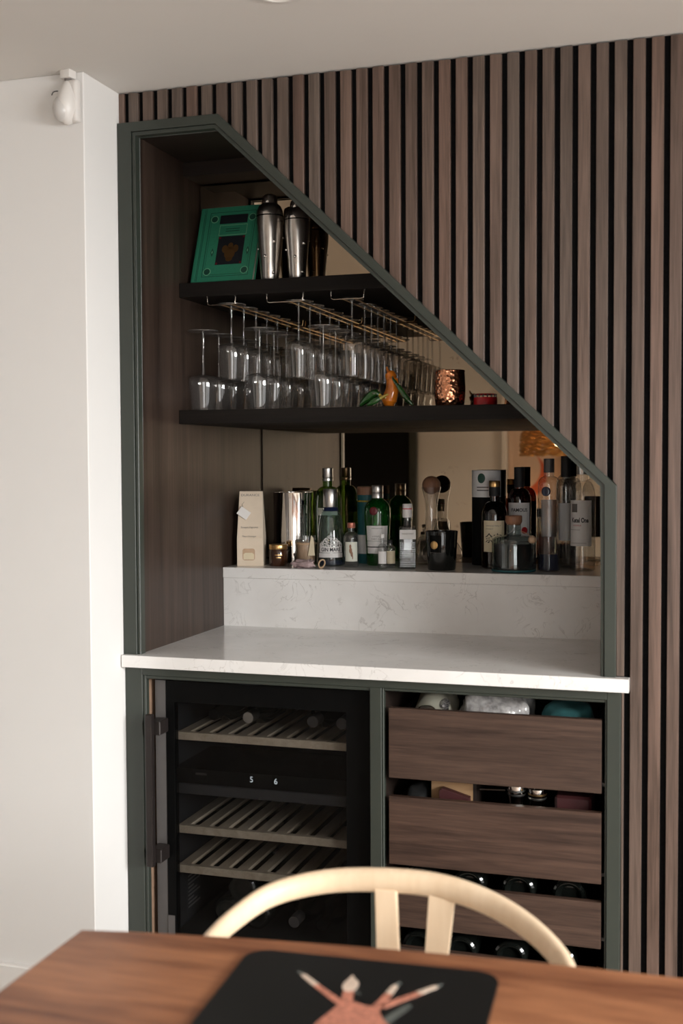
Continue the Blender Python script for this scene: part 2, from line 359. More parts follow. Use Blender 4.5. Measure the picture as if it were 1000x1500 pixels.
def text_on_cyl(s, size, r, z, mat, parent, width=None, a=0.0, name='lettering', bold=0.0):
    me = text(s, size, width, bold)
    for v in me.vertices:
        an = a + v.co.x / r; v.co = Vector((r * math.sin(an), -r * math.cos(an), z + v.co.y))
    return obj(name, me, mat, parent)
def text_flat(s, size, x, y, z, mat, parent, width=None, name='lettering', rot=0.0):
    me = text(s, size, width)
    for v in me.vertices:
        c, q = math.cos(rot), math.sin(rot); X = v.co.x * c - v.co.y * q; Z = v.co.x * q + v.co.y * c
        v.co = Vector((x + X, y, z + Z))
    return obj(name, me, mat, parent)
def disc_on_cyl(r, z, rad, mat, parent, a=0.0, name='emblem', th=0.0012, sy=1.0):
    b = bmesh.new(); n = 20; rows = []
    def P(k, i, q):
        u = rad * k * math.cos(2 * PI * i / n); w = rad * k * sy * math.sin(2 * PI * i / n); an = a + u / r
        return b.verts.new(((r + q) * math.sin(an), -(r + q) * math.cos(an), z + w))
    c = P(0, 0, th); prev = None
    for k, q in ((0.5, th), (0.92, th), (1.0, th * 0.6), (1.0, -0.0006)):
        rg = [P(k, i, q) for i in range(n)]
        for i in range(n):
            m = (i + 1) % n
            b.faces.new([c, rg[i], rg[m]] if prev is None else [prev[i], rg[i], rg[m], prev[m]])
        prev = rg
    return obj(name, b, mat, parent, 'all')
def facecam(x, y, off=0.0): return math.atan2(CAM.x - x, -(CAM.y - y)) + off
def copy_tree(o, parent=None):
    c = o.copy(); COL.objects.link(c); c.parent = parent
    for ch in list(o.children): copy_tree(ch, c)
    return c

# ------------------------------------------------------------------ the room
CZ = 2.346; XL0 = -2.6; YR = -4.2; XF = -0.0276; YW = -0.1765
struct(obj('floor', box(XL0, WX, YR, 0.9, -0.05, 0.0), 'floor'))
struct(obj('ceiling', box(XL0, WX, YR, 0.02, CZ, CZ + 0.05), 'ceil'))
# chimney-like projection on the left: front face and the return beside the slats
struct(obj('wall_left', box(XL0, XF, YW, 0.02, 0.0, CZ, 0.002), 'wall'))
struct(obj('baseboard_left', box(XL0, XF - 0.004, YW - 0.016, YW + 0.001, 0.0, 0.15, 0.003), 'base'))
struct(obj('wall_far_left', box(XL0 - 0.06, XL0, YR, 0.0, 0.0, CZ), 'wall'))
rb_ = bmesh.new(); rx0, rx1, rz0, rz1 = 1.65, 3.25, 0.25, 2.05
box(XL0, rx0, YR - 0.06, YR, 0, CZ, bm=rb_); box(rx1, WX, YR - 0.06, YR, 0, CZ, bm=rb_); box(rx0, rx1, YR - 0.06, YR, 0, rz0, bm=rb_); box(rx0, rx1, YR - 0.06, YR, rz1, CZ, bm=rb_)
struct(obj('wall_rear', rb_, 'wall'))
rb_ = bmesh.new(); box(rx0, rx1, YR - 0.05, YR - 0.01, rz0, rz0 + 0.05, bm=rb_); box(rx0, rx1, YR - 0.05, YR - 0.01, rz1 - 0.05, rz1, bm=rb_)
for x in (rx0, (rx0 + rx1) / 2 - 0.025, rx1 - 0.05): box(x, x + 0.05, YR - 0.05, YR - 0.01, rz0 + 0.05, rz1 - 0.05, bm=rb_)
win2 = struct(obj('window_2', rb_, 'base'))
for x in (rx0 + 0.05, (rx0 + rx1) / 2 + 0.025): obj('pane', box(x, x + 0.725, YR - 0.031, YR - 0.029, rz0 + 0.05, rz1 - 0.05), 'winpane', win2)
# window wall with an opening
wy0, wy1, wz0, wz1 = -3.2, -0.75, 0.12, 1.96
wb = bmesh.new()
box(WX, WX + 0.06, YR, wy0, 0, CZ, bm=wb); box(WX, WX + 0.06, wy1, 0.02, 0, CZ, bm=wb)
box(WX, WX + 0.06, wy0, wy1, 0, wz0, bm=wb); box(WX, WX + 0.06, wy0, wy1, wz1, CZ, bm=wb)
struct(obj('wall_right', wb, 'wall'))
fb = bmesh.new(); t_ = 0.05
box(WX + 0.005, WX + 0.055, wy0, wy1, wz0, wz0 + t_, bm=fb); box(WX + 0.005, WX + 0.055, wy0, wy1, wz1 - t_, wz1, bm=fb)
for y in (wy0, (wy0 + wy1) / 2 - t_ / 2, wy1 - t_): box(WX + 0.005, WX + 0.055, y, y + t_, wz0 + t_, wz1 - t_, bm=fb)
win = struct(obj('window_1', fb, 'base'))
for a in (wy0 + t_, (wy0 + wy1) / 2 + t_ / 2):
    obj('pane', box(WX + 0.028, WX + 0.030, a, a + (wy1 - wy0) / 2 - 1.5 * t_, wz0 + t_, wz1 - t_), 'winpane', win)
# dark interior door seen only in the mirror
dd = struct(obj('door_1', box(-1.30, -0.75, YR - 0.005, YR + 0.03, 0.0, 2.02, 0.003), 'doordark'))
obj('door_frame', box(-0.75, -0.69, YR - 0.005, YR + 0.04, 0.0, 2.06, 0.003), 'green', dd)
obj('door_handle', tube([(-0.80, YR + 0.03, 1.0), (-0.80, YR + 0.07, 1.0), (-0.90, YR + 0.07, 1.0)], 0.009, 8), 'silver', dd)
struct(obj('trim_2', box(-0.055, -0.02, YR - 0.004, YR + 0.03, 0.0, 2.2, 0.003), 'base'))

# slatted wall: black backing with the niche left open, slats proud of it
OUT = [(-0.0265, 0.92), (-0.0265, 2.267), (0.2476, 2.267), (1.209, 1.354), (1.209, 0.92)]
INN = [(0.0200, 0.92), (0.0200, 2.2353), (0.2385, 2.2353), (1.1745, 1.3530), (1.1745, 0.92)]
MIDP = [(0.243, 2.250), (1.191, 1.3535)]
def zline(x):
    if x <= MIDP[0][0]: return MIDP[0][1]
    return MIDP[0][1] + (x - MIDP[0][0]) * (MIDP[1][1] - MIDP[0][1]) / (MIDP[1][0] - MIDP[0][0])
back = prism([(XF, CZ), (WX, CZ), (WX, 0), (1.2215, 0), (1.2215, 0.905), (1.191, 0.905), MIDP[1], MIDP[0], (XF, 2.25)], 0.012, 0.03)
wall_back = struct(obj('wall_back', back, 'felt'))
SW = 0.0265
full = None
for i in range(-1, 90):
    x0, x1 = 0.04 * i, 0.04 * i + SW
    if x1 > WX: break
    if i < 31:
        x0 = max(x0, XF + 0.0004)
        if i == 30:
            b = prism([(1.2095, 0.921), (x1, 0.921), (x1, CZ - 0.003), (x0, CZ - 0.003), (x0, 1.3645), (1.2095, 1.3555)], 0, 0.0125, 'Y', 0.0008, 1); box(1.2212, x1, 0, 0.0125, 0.0, 0.888, 0.0008, b)
        else:
            b = prism([(x0, zline(x0)), (x1, zline(x1)), (x1, CZ - 0.002 - random.random() * 0.003), (x0, CZ - 0.002 - random.random() * 0.003)], 0, 0.0125, 'Y', 0.0008, 1)
        obj('slat', b, 'slat', wall_back)
    else:
        if full is None:
            full = obj('slat', box(0, SW, 0, 0.0125, 0.0, CZ - 0.003, 0.0008), 'slat', wall_back)
            full.location.x = x0
        else:
            o = full.copy(); COL.objects.link(o); o.parent = wall_back; o.location.x = x0

# green frame round the niche
def ring(A, B, y0, y1, bev=0.001):
    return prism(A + B[::-1], y0, y1, 'Y', bev, 1)
BE = [(0.0110, 0.92), (0.0110, 2.2443), (0.2422, 2.2443), (1.1835, 1.3568), (1.1835, 0.92)]
fr = struct(obj('trim_1', ring(OUT, BE, -0.012, 0.016), 'green'))
obj('bead', ring(BE, INN, -0.0075, 0.020, 0.002), 'green', fr)

# niche lining
XP, XR, YM, YU = 0.0143, 1.1800, 0.875, 0.400
NB = YM + 0.006
struct(obj('wall_niche_left', box(XP - 0.03, XP, 0.016, NB, 0.92, 2.26), 'panel'))
struct(obj('wall_niche_right', box(XR, XR + 0.03, 0.016, NB, 0.92, 1.40), 'panel'))
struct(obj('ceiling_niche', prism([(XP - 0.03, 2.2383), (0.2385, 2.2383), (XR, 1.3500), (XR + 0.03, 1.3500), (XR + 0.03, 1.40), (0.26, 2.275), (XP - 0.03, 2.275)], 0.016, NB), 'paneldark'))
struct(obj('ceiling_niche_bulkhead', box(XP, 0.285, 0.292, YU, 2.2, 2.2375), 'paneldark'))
struct(obj('wall_niche_back', box(XP - 0.03, XR + 0.03, NB, NB + 0.02, 0.0, 2.28), 'matblack'))
# mirrors
tag(obj('mirror', box(XP + 0.004, XR - 0.001, YM, YM + 0.0055, 1.0962, 1.8625), 'mirror'), 'bronze tinted mirror lining the back of the niche behind the bottles', 'mirror')
def zin(x): return 2.2353 - (x - 0.2385) * (2.2353 - 1.3530) / (1.1745 - 0.2385)
tag(obj('mirror', prism([(XP + 0.004, 1.9025), (0.585, 1.9025), (0.285, 2.195), (XP + 0.004, 2.195)], YU, YU + 0.005), 'mirror'), 'small bronze mirror standing on the top shelf behind the green book', 'mirror')

# shelves
def shelf_top_x(z, y): return 0.2385 + (2.2383 - z) / 0.9437
tag(obj('shelf', prism([(XP, 1.8630), (shelf_top_x(1.863, 0) - 0.002, 1.8630), (shelf_top_x(1.902, 0) - 0.002, 1.9020), (XP, 1.9020)], 0.257, YM, 'Y', 0.002), 'shelf'),
    'black wooden top shelf carrying the green book and cocktail shakers', 'shelf')
tag(obj('shelf', prism([(XP, 1.5170), (shelf_top_x(1.517, 0) - 0.002, 1.5170), (shelf_top_x(1.5545, 0) - 0.002, 1.5545), (XP, 1.5545)], 0.248, YM, 'Y', 0.002), 'shelf'),
    'black wooden lower shelf carrying the wine glasses and copper mug', 'shelf')

# quartz worktop, raised ledge
wt = tag(obj('worktop', prism([(XF + 0.004, -0.030), (1.2395, -0.030), (1.2395, -0.0005), (XR, 0.0), (XR, 0.552), (XP, 0.552), (XP, 0.0), (XF + 0.004, -0.0005)], 0.889, 0.920, 'Z', 0.0015), 'quartz'),
         'white veined quartz worktop over the wine fridge and drawers', 'worktop')
lg = thing('ledge', 'raised white quartz ledge holding the row of bottles', 'ledge', (0, 0, 0.92))
obj('riser', box(XP, XR, 0.550, YM, 0.0, 0.144), 'quartz', lg)
obj('ledge_top', box(XP, XR, 0.544, YM, 0.1445, 0.176, 0.0012), 'quartz', lg)
bpy.context.view_layer.update()

# ------------------------------------------------------------------ lower cabinet, drawers, wine fridge
cab = thing('cabinet', 'dark green fitted base cabinet under the white worktop', 'cabinet', (0, 0, 0))
YF = -0.005
obj('stile', box(-0.0268, 0.0215, YF, 0.016, 0.0, 0.888, 0.0012), 'green', cab)
obj('stile', box(0.6285, 0.6575, YF, 0.016, 0.0, 0.8665, 0.0012), 'green', cab)
obj('stile', box(1.1895, 1.2204, YF, 0.016, 0.0, 0.888, 0.0012), 'green', cab)
obj('rail', box(0.0215, 1.1895, YF, 0.016, 0.866, 0.888, 0.0012), 'green', cab)
obj('plinth', box(0.0215, 1.1895, YF + 0.03, 0.05, 0.0, 0.05), 'green', cab)
for (x0, x1) in ((0.0215, 0.0300), (0.6575, 0.6625), (1.1850, 1.1895)):
    obj('bead', box(x0, x1, YF + 0.004, 0.018, 0.05, 0.866, 0.0015), 'green', cab)
for (x0, x1, zz) in ((0.0300, 0.6285, 0.857), (0.6625, 1.1850, 0.859)):
    obj('bead', box(x0, x1, YF + 0.004, 0.018, zz, 0.866, 0.0015), 'green', cab)
obj('carcass_side', box(-0.02, 0.0285, 0.019, 0.60, 0.0, 0.888), 'edge', cab)
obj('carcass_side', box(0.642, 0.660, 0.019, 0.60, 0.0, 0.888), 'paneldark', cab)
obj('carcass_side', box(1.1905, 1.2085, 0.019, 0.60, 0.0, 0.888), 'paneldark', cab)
obj('carcass_back', box(0.660, 1.1905, 0.585, 0.60, 0.0, 0.888), 'matblack', cab)
obj('carcass_floor', box(0.660, 1.1905, 0.019, 0.585, 0.03, 0.048), 'matblack', cab)
for z0, z1, lab in ((0.648, 0.818, 'top'), (0.437, 0.6025, 'second'), (0.2855, 0.394, 'third'), (0.065, 0.235, 'bottom')):
    d = obj('drawer', box(0.674, 1.1775, 0.0, 0.018, z0, z1, 0.0010), 'drawer', cab)
    obj('drawer_side', box(0.676, 0.690, 0.018, 0.50, z0 + 0.004, z1 - 0.025), 'paneldark', d)
    obj('drawer_side', box(1.1615, 1.1755, 0.018, 0.50, z0 + 0.004, z1 - 0.025), 'paneldark', d)
    obj('drawer_back', box(0.690, 1.1615, 0.486, 0.50, z0 + 0.004, z1 - 0.025), 'paneldark', d)
    obj('drawer_base', box(0.690, 1.1615, 0.018, 0.486, z0 + 0.004, z0 + 0.012), 'paneldark', d)
    obj('runner', box(1.1755, 1.1895, 0.02, 0.45, z0 + 0.012, z0 + 0.020), 'greysteel', d)

fz = thing('wine_fridge', 'black glass fronted wine fridge with wooden shelves in the green cabinet', 'wine fridge', (0, 0, 0.05))
def fobj(name, bm, mat, parent=fz, smooth=False):
    o = obj(name, bm, mat, parent, smooth); o.location.z = -0.05 if parent is fz else 0; return o
fb = bmesh.new()
X0, X1, Y0, Y1, Z0, Z1 = 0.052, 0.622, 0.052, 0.56, 0.05, 0.846
box(X0, 0.078, Y0, Y1, Z0, Z1, bm=fb); box(0.556, X1, Y0, Y1, Z0, Z1, bm=fb); box(0.078, 0.556, Y0, Y1, 0.80, Z1, bm=fb)
box(0.078, 0.556, Y0, Y1, Z0, 0.085, bm=fb); box(0.078, 0.556, 0.53, Y1, 0.085, 0.80, bm=fb)
fobj('body', fb, 'liner')
db = bmesh.new()
dz0, dz1 = 0.075, 0.850; gx0, gx1, gz0, gz1 = 0.0955, 0.559, 0.16, 0.795
box(0.0725, gx0, 0.026, 0.050, dz0, dz1, bm=db); box(gx1, 0.626, 0.026, 0.050, dz0, dz1, bm=db)
box(gx0, gx1, 0.026, 0.050, gz1, dz1, bm=db); box(gx0, gx1, 0.026, 0.050, dz0, gz0, bm=db)
door = fobj('door', db, 'black')
fobj('pane', box(gx0, gx1, 0.030, 0.036, gz0, gz1), 'pane', door)
tr = bmesh.new(); box(0.041, 0.0715, 0.027, 0.050, dz0, dz1, 0.001, tr)
fobj('steel_trim', tr, 'greysteel', door)
fobj('steel_trim', box(0.0725, gx0 - 0.004, 0.0245, 0.026, dz0, 0.235), 'greysteel', door)
hb = box(0.0440, 0.0630, -0.040, -0.022, 0.380, 0.772, 0.003, None, 2)
h = fobj('handle', hb, 'handle', door)
for z in (0.405, 0.735): fobj('bracket', box(0.0465, 0.0790, -0.024, 0.0262, z - 0.018, z + 0.018, 0.002), 'handle', h)
fobj('control_panel', box(0.0785, 0.5555, 0.056, 0.30, 0.577, 0.616), 'black')
for s, x, sz in (('5', 0.296, 0.021), ('6', 0.362, 0.021)):
    text_flat(s, sz, x, 0.0555, 0.5995, 'digit', fz, name='digit').location.z = -0.05
text_flat('SIEMENS', 0.0085, 0.156, 0.0555, 0.6035, 'greyink', fz).location.z = -0.05
fobj('divider', box(0.0785, 0.5555, 0.054, 0.52, 0.549, 0.5765, 0.002), plain('divider_grey', (0.022, 0.022, 0.024), 0.4))
fobj('bottle_floor', box(0.0785, 0.5555, 0.058, 0.52, 0.165, 0.1785), 'matblack')
for zt in (0.709, 0.463, 0.358):
    sh = fobj('wine_shelf', box(0.0795, 0.5545, 0.058, 0.074, zt - 0.0195, zt + 0.001, 0.001), 'beech')
    for k in range(9):
        x = 0.083 + k * 0.0535
        obj('slat', box(x, min(x + 0.030, 0.5545), 0.0745, 0.50, zt - 0.012, zt - 0.002, 0.001), 'beech', sh)
stk = obj('sticker', box(0.0778, 0.0784, 0.13, 0.22, 0.20, 0.31), 'liner', fz); stk.location.z = -0.05
for k in range(9): obj('print_line', box(0.0782, 0.0787, 0.137, 0.213 - 0.02 * (k % 3), 0.212 + k * 0.0105, 0.217 + k * 0.0105), 'greysteel', stk)

# lying wine bottles
ORD_ = ORD = ('first', 'second', 'third', 'fourth', 'fifth', 'sixth', 'seventh')
def lying_bottle(x, y, z, label, group, neck_front=True, r=0.037, cap='silver'):
    t = thing('wine_bottle', label, 'bottle', (x, y, z), group=group, rot=(PI / 2, 0, 0) if neck_front else (-PI / 2, 0, 0))
    prof = [(0, 0.010), (0.020, 0.012), (0.026, 0.002), (r - 0.006, 0.0), (r - 0.001, 0.004), (r, 0.012), (r, 0.185), (r - 0.004, 0.203), (r - 0.016, 0.222), (0.0155, 0.236), (0.0142, 0.25), (0.0142, 0.285)]
    if neck_front: prof = [(a, b - 0.29) for a, b in prof]
    obj('glass_body', lathe(prof, 24), 'darkglass', t, True)
    o = 0 if not neck_front else -0.29
    obj('capsule', lathe([(0.0150, 0.238 + o), (0.0152, 0.288 + o), (0.0145, 0.29 + o), (0, 0.29 + o)], 20), cap, t, True)
    if not neck_front:
        obj('base_ring', tube([(0.031 * math.cos(2 * PI * k / 24), 0.031 * math.sin(2 * PI * k / 24), 0.0) for k in range(24)], 0.0022, 6, closed=True), 'darkglass', t, True)
    return t
for i, (x, cp, y) in enumerate([(0.16, 'black', 0.13), (0.262, 'silver', 0.12), (0.440, 'greysteel', 0.12), (0.518, 'greysteel', 0.12)]):
    lying_bottle(x, y, 0.7075 + 0.0365, 'wine bottle on the upper fridge shelf, %s from the fridge handle side' % ORD[i], 'wine bottles on the upper fridge shelf', True, cap=cp)
for x, cp, lab in ((0.385, 'greysteel', 'silver'), (0.462, 'black', 'black')):
    lying_bottle(x, 0.12, 0.1785 + 0.0365, 'wine bottle with %s capsule lying neck outward on the bottom fridge shelf' % lab, 'wine bottles on the bottom fridge shelf', True, cap=cp)
for x, lab in ((0.195, 'against the fridge side'), (0.275, 'under the stacked one')):
    lying_bottle(x, 0.13, 0.1785 + 0.0395, 'wine bottle lying base outward on the bottom fridge shelf ' + lab, 'base-out bottles on the bottom fridge shelf', False, 0.0395)
lying_bottle(0.235, 0.13, 0.1785 + 0.0395 + 0.068, 'dark wine bottle stacked base outward on two others in the fridge', 'base-out bottles on the bottom fridge shelf', False, 0.0395)
for x, o_ in ((0.74, ORD_[0]), (0.86, ORD_[1]), (0.98, ORD_[2]), (1.10, ORD_[3])):
    lying_bottle(x, 0.045, 0.298 + 0.040 + 0.048, 'dark bottle in the third drawer, %s from the green centre post' % o_, 'wine bottles in the third drawer', False, 0.040)
    lying_bottle(max(0.7345, x - 0.02), 0.045, 0.077 + 0.040 + 0.103, 'dark bottle in the bottom drawer, %s from the green centre post' % o_, 'wine bottles in the bottom drawer', False, 0.040)
for z, lab in ((0.298, 'third'), (0.077, 'bottom')):
    top = 0.0485 if lab == 'third' else 0.1035
    tag(obj('bottle_tray', box(0.692, 1.160, 0.03, 0.45, z, z + top - 0.0005), 'matblack'), 'black bottle tray inside the %s drawer' % lab, 'tray')

# drawer contents
def crumple(name, sx, sy, sz, loc, mat, label, cat, amp=0.25, seed=1, sub=3):
    b = bmesh.new(); bmesh.ops.create_icosphere(b, subdivisions=sub, radius=1.0); rnd = random.Random(seed)
    ph = [rnd.random() * 6.28 for _ in range(9)]
    for v in b.verts:
        n = v.co.normalized()
        f = 1 + amp * (math.sin(n.x * 5 + ph[0]) * math.sin(n.y * 6 + ph[1]) + 0.6 * math.sin(n.z * 9 + n.x * 11 + ph[2]) * math.cos(n.x * 13 + ph[3]) + 0.35 * (rnd.random() - 0.5))
        q = lambda a: math.copysign(abs(a) ** 0.6, a)
        v.co = Vector((q(n.x) * sx * f, q(n.y) * sy * f, max(-sz, q(n.z) * sz * f)))
    m = min(v.co.z for v in b.verts)
    for v in b.verts: v.co.z -= m
    o = obj(name, b, mat, None, 'all', loc); return tag(o, label, cat)
zb = 0.660
crumple('folded_cloth', 0.055, 0.08, 0.083, (0.752, 0.175, zb), 'cloth', 'pale beige folded cloth at the left of the top drawer', 'cloth', 0.08, 3)
crumple('plastic_bag', 0.087, 0.075, 0.094, (0.911, 0.155, zb), 'plastic', 'crinkled clear plastic bag in the top drawer', 'plastic bag', 0.10, 5, 4)
crumple('teal_cloth', 0.064, 0.08, 0.087, (1.089, 0.13, zb), 'tealcloth', 'teal cloth bundled in the top drawer', 'cloth', 0.08, 8)
t = thing('whisk', 'dark wire whisk lying in the top drawer beside the plastic bag', 'whisk', (0.803, 0.012, 0.826))
for k in range(7):
    a = k * PI / 7
    obj('loop', tube([(0.012 * math.sin(2 * PI * j / 14) * math.cos(a), 0.03 + 0.028 * math.cos(2 * PI * j / 14), 0.012 * math.sin(2 * PI * j / 14) * math.sin(a)) for j in range(14)], 0.0009, 5, closed=True), 'greysteel', t, True)
obj('whisk_handle', tube([(0, 0.046, -0.004), (0.003, 0.040, -0.05), (0.004, 0.040, -0.1665)], 0.006, 8), 'black', t, True)
t = thing('steel_scoop', 'shiny steel ice scoop resting in the top drawer', 'scoop', (0.757, 0.045, 0.806))
obj('bowl', lathe([(0, 0.014), (0.012, 0.0125), (0.020, 0.008), (0.024, 0.0), (0.022, -0.004), (0, -0.008)], 20), 'chrome', t, True)
obj('scoop_handle', tube([(0.018, 0.0, 0), (0.034, 0.002, -0.04), (0.036, 0.004, -0.1465)], 0.004, 6), 'chrome', t, True)
zb2 = 0.449
t = thing('cardboard_box', 'tan cardboard box standing in the second drawer', 'box', (0.815, 0.12, zb2))
obj('carton', box(-0.052, 0.052, -0.05, 0.07, 0, 0.186, 0.001), 'card', t)
obj('flap', box(-0.0005 + 0.052, 0.060, -0.05, 0.06, 0.10, 0.186), 'paneldark', t)
tag(obj('red_packet', prism([(0.788, zb2), (0.862, zb2), (0.862, 0.600), (0.795, 0.619), (0.788, 0.612)], 0.045, 0.066, 'Y', 0.001), 'dkred'), 'dark red packet leaning on the cardboard box in the second drawer', 'packet')
tag(obj('bar_spoon', tube([(0.885, 0.05, 0.622), (0.945, 0.06, 0.622), (0.95, 0.15, 0.60), (0.95, 0.27, 0.4512)], 0.0025, 8), 'chrome', None, True), 'slim steel bar spoon lying in the second drawer', 'spoon')
for i, (x, z1) in enumerate(((0.972, 0.636), (1.022, 0.630))):
    t = thing('jigger', 'small steel jigger %s in the second drawer' % ('with gold band' if i else 'beside the bar spoon'), 'jigger', (x, 0.07, zb2), group='jiggers in the second drawer')
    hh = z1 - zb2
    obj('cup', lathe([(0, 0), (0.018, 0), (0.012, hh * 0.55), (0.021, hh * 0.9), (0.0215, hh), (0.0195, hh), (0.010, hh * 0.6), (0, hh * 0.58)], 20), 'chrome', t, True)
    for k in range(2): obj('band', lathe([(0.0195 + k * 0.0008, hh * (0.86 + 0.05 * k)), (0.0225, hh * (0.88 + 0.05 * k)), (0.0195 + k * 0.0008, hh * (0.90 + 0.05 * k))], 20), 'gold' if (i and k) else 'silver', t, True)
crumple('napkin', 0.029, 0.06, 0.083, (0.7255, 0.10, zb2), 'matblack', 'black and white napkin tucked at the left of the second drawer', 'napkin', 0.08, 12)
tag(obj('dark_red_case', box(1.065, 1.150, 0.05, 0.15, zb2, 0.622, 0.006), 'dkred'), 'dark red case at the right of the second drawer', 'case')

# ------------------------------------------------------------------ wine glasses and their rack
def glass_parts(H, rmax, rrim, rfoot, bowl=0.46, seg=24):
    zb_ = H * (1 - bowl)
    bw = lathe([(0.004, zb_ - 0.002), (rmax * 0.55, zb_ + 0.002), (rmax * 0.86, zb_ + 0.006), (rmax * 0.97, zb_ + 0.012), (rmax, zb_ + 0.020), (rmax - (rmax - rrim) * 0.3, zb_ + 0.045), (rrim, H)], seg)
    lathe([(rrim, H), (rrim - 0.0012, H - 0.0004), (rrim - 0.0012, H - 0.003)], seg, bw)
    st = lathe([(0.0052, 0.006), (0.0036, 0.014), (0.0032, zb_ * 0.5), (0.0036, zb_ - 0.012), (0.0062, zb_ - 0.001)], 10)
    ft = lathe([(0, 0.0), (rfoot * 0.98, 0.0), (rfoot, 0.0010), (rfoot * 0.985, 0.0026), (rfoot * 0.95, 0.0022), (rfoot * 0.45, 0.0032), (0.006, 0.0062), (0, 0.0062)], seg)
    return bw, st, ft
def make_glass(H, rmax, rrim, rfoot, bowl=0.46):
    t = thing('wine_glass', 'x', 'wine glass')
    b, s, f = glass_parts(H, rmax, rrim, rfoot, bowl)
    obj('bowl', b, 'glass', t, 'all'); obj('stem', s, 'glass', t, 'all'); obj('foot', f, 'glassfoot', t, True)
    return t
protos = {}
def put_glass(kind, dims, x, y, ztop, label, group):
    if kind not in protos: protos[kind] = make_glass(*dims); t = protos[kind]
    else: t = copy_tree(protos[kind])
    t.location = (x, y, ztop); t.rotation_euler = (PI, 0, random.random() * 6.28)
    tag(t, label, 'wine glass', group)
ZS = 1.5545
ORD = ('first', 'second', 'third', 'fourth', 'fifth', 'sixth', 'seventh')
for nm, x, dx, lab, grp in (('A', 0.0605, 0.0012, 'upturned stemmed glass beside the walnut panel', 'upturned glasses beside the panel'),
                            ('B', 0.228, 0.002, 'upturned stemmed glass between first and middle rack rails', 'upturned glasses in the middle row'),
                            ('C', 0.412, 0.0005, 'upturned stemmed glass between middle and last rack rails', 'upturned glasses nearest the peppers')):
    for k in range(6):
        put_glass('s', (0.222, 0.0415, 0.032, 0.0425, 0.45), x + dx * k, 0.312 + 0.102 * k + (0.006 if k % 2 else 0), ZS + 0.2221, lab + ', %s from shelf front' % ORD[k], grp)
ZH = 1.8490
HY = ((0.137, [0.333, 0.425, 0.52, 0.61, 0.70, 0.79]), (0.335, [0.333, 0.428, 0.52, 0.61, 0.70, 0.79]))
for i, (x, ys) in enumerate(HY):
    for k, y in enumerate(ys):
        put_glass('h', (0.207, 0.0395, 0.031, 0.041, 0.48), x, y, ZH,
                  ('glass hanging in the rack rail by the walnut panel', 'glass hanging in the middle rack rail')[i] + ', %s from shelf front' % ORD[k], ('hanging glasses by the panel', 'hanging glasses in the middle rail')[i])
for k, y in enumerate((0.333, 0.455, 0.524, 0.592, 0.660, 0.735, 0.808)):
    put_glass('n', (0.207, 0.032, 0.027, 0.033, 0.48), 0.487, y, ZH - 0.0006, 'slimmer glass hanging in the rack rail by the sloping frame, %s from shelf front' % ORD[k], 'hanging glasses by the sloping frame')
for (xa, xb_, xc, lab) in ((0.081, 0.164, 0.137, 'wire stemware rack rail next to the walnut side panel'), (0.256, 0.360, 0.335, 'middle wire stemware rack rail under the top shelf'), (0.439, 0.531, 0.487, 'wire stemware rack rail nearest the sloping frame')):
    t = thing('stemware_rack', lab, 'glass rack', (0, 0, 1.863))
    for y, m in ((0.298, 'wire'), (0.862, 'brass')):
        pth = [(xa, y, 0.001), (xa, y, -0.010), (xa + 0.002, y, -0.0165), (xa + 0.008, y, -0.0185), (xb_ - 0.008, y, -0.0185), (xb_ - 0.002, y, -0.0165), (xb_, y, -0.010), (xb_, y, 0.001)]
        obj('bracket', tube(pth, 0.0018, 8), m, t, True)
    for dx in (-0.015, 0.015):
        obj('rail', tube([(xc + dx, 0.298, -0.0190), (xc + dx, 0.5, -0.0190), (xc + dx, 0.862, -0.0190)], 0.0018, 8), 'brass', t, True)

# ------------------------------------------------------------------ top shelf: book, shakers
ZT = 1.902
bk = thing('green_book', 'green hardback book with black emblem panel leaning on the top shelf', 'book', (0.0305, 0.2985, ZT + 0.0070), rot=(math.radians(-20.0), 0, math.radians(-2.0)))
BW, BH, BT = 0.185, 0.232, 0.022
obj('cover', box(0, BW, 0, 0.003, 0, BH, 0.001), 'bookgreen', bk)
obj('cover', box(0, BW, BT - 0.003, BT, 0, BH, 0.001), 'bookgreen', bk)
obj('spine', box(-0.001, 0.004, 0.0, BT, 0, BH, 0.001), 'bookgreen', bk)
obj('pages', box(0.004, BW - 0.004, 0.003, BT - 0.003, 0.003, BH - 0.003), 'pages', bk)
yb = -0.0004
def bprint(x0, x1, z0, z1, mat, name='print', d=0.0): return obj(name, box(x0, x1, yb - d, 0.0008, z0, z1), mat, bk)
for x in (0.012, 0.016): bprint(x, x + 0.0012, 0.002, BH - 0.002, 'bookline')
for (x0, x1, z0, z1) in ((0.030, 0.170, 0.014, 0.0155), (0.030, 0.170, 0.214, 0.2155), (0.030, 0.0315, 0.014, 0.2155), (0.1685, 0.170, 0.014, 0.2155),
                         (0.036, 0.164, 0.020, 0.021), (0.036, 0.0365, 0.020, 0.209), (0.1635, 0.164, 0.020, 0.209)):
    bprint(x0, x1, z0, z1, 'bookline')
bprint(0.066, 0.146, 0.050, 0.138, 'bookblack', 'emblem_panel')
bprint(0.062, 0.146, 0.178, 0.205, 'bookblack', 'title_panel')
for (x0, x1, z0, z1) in ((0.064, 0.148, 0.141, 0.1425), (0.064, 0.148, 0.172, 0.1735), (0.064, 0.0655, 0.141, 0.1735), (0.1465, 0.148, 0.141, 0.1735)): bprint(x0, x1, z0, z1, 'bookpale')
for z in (0.160, 0.153): bprint(0.084, 0.126, z, z + 0.0022, 'bookline')
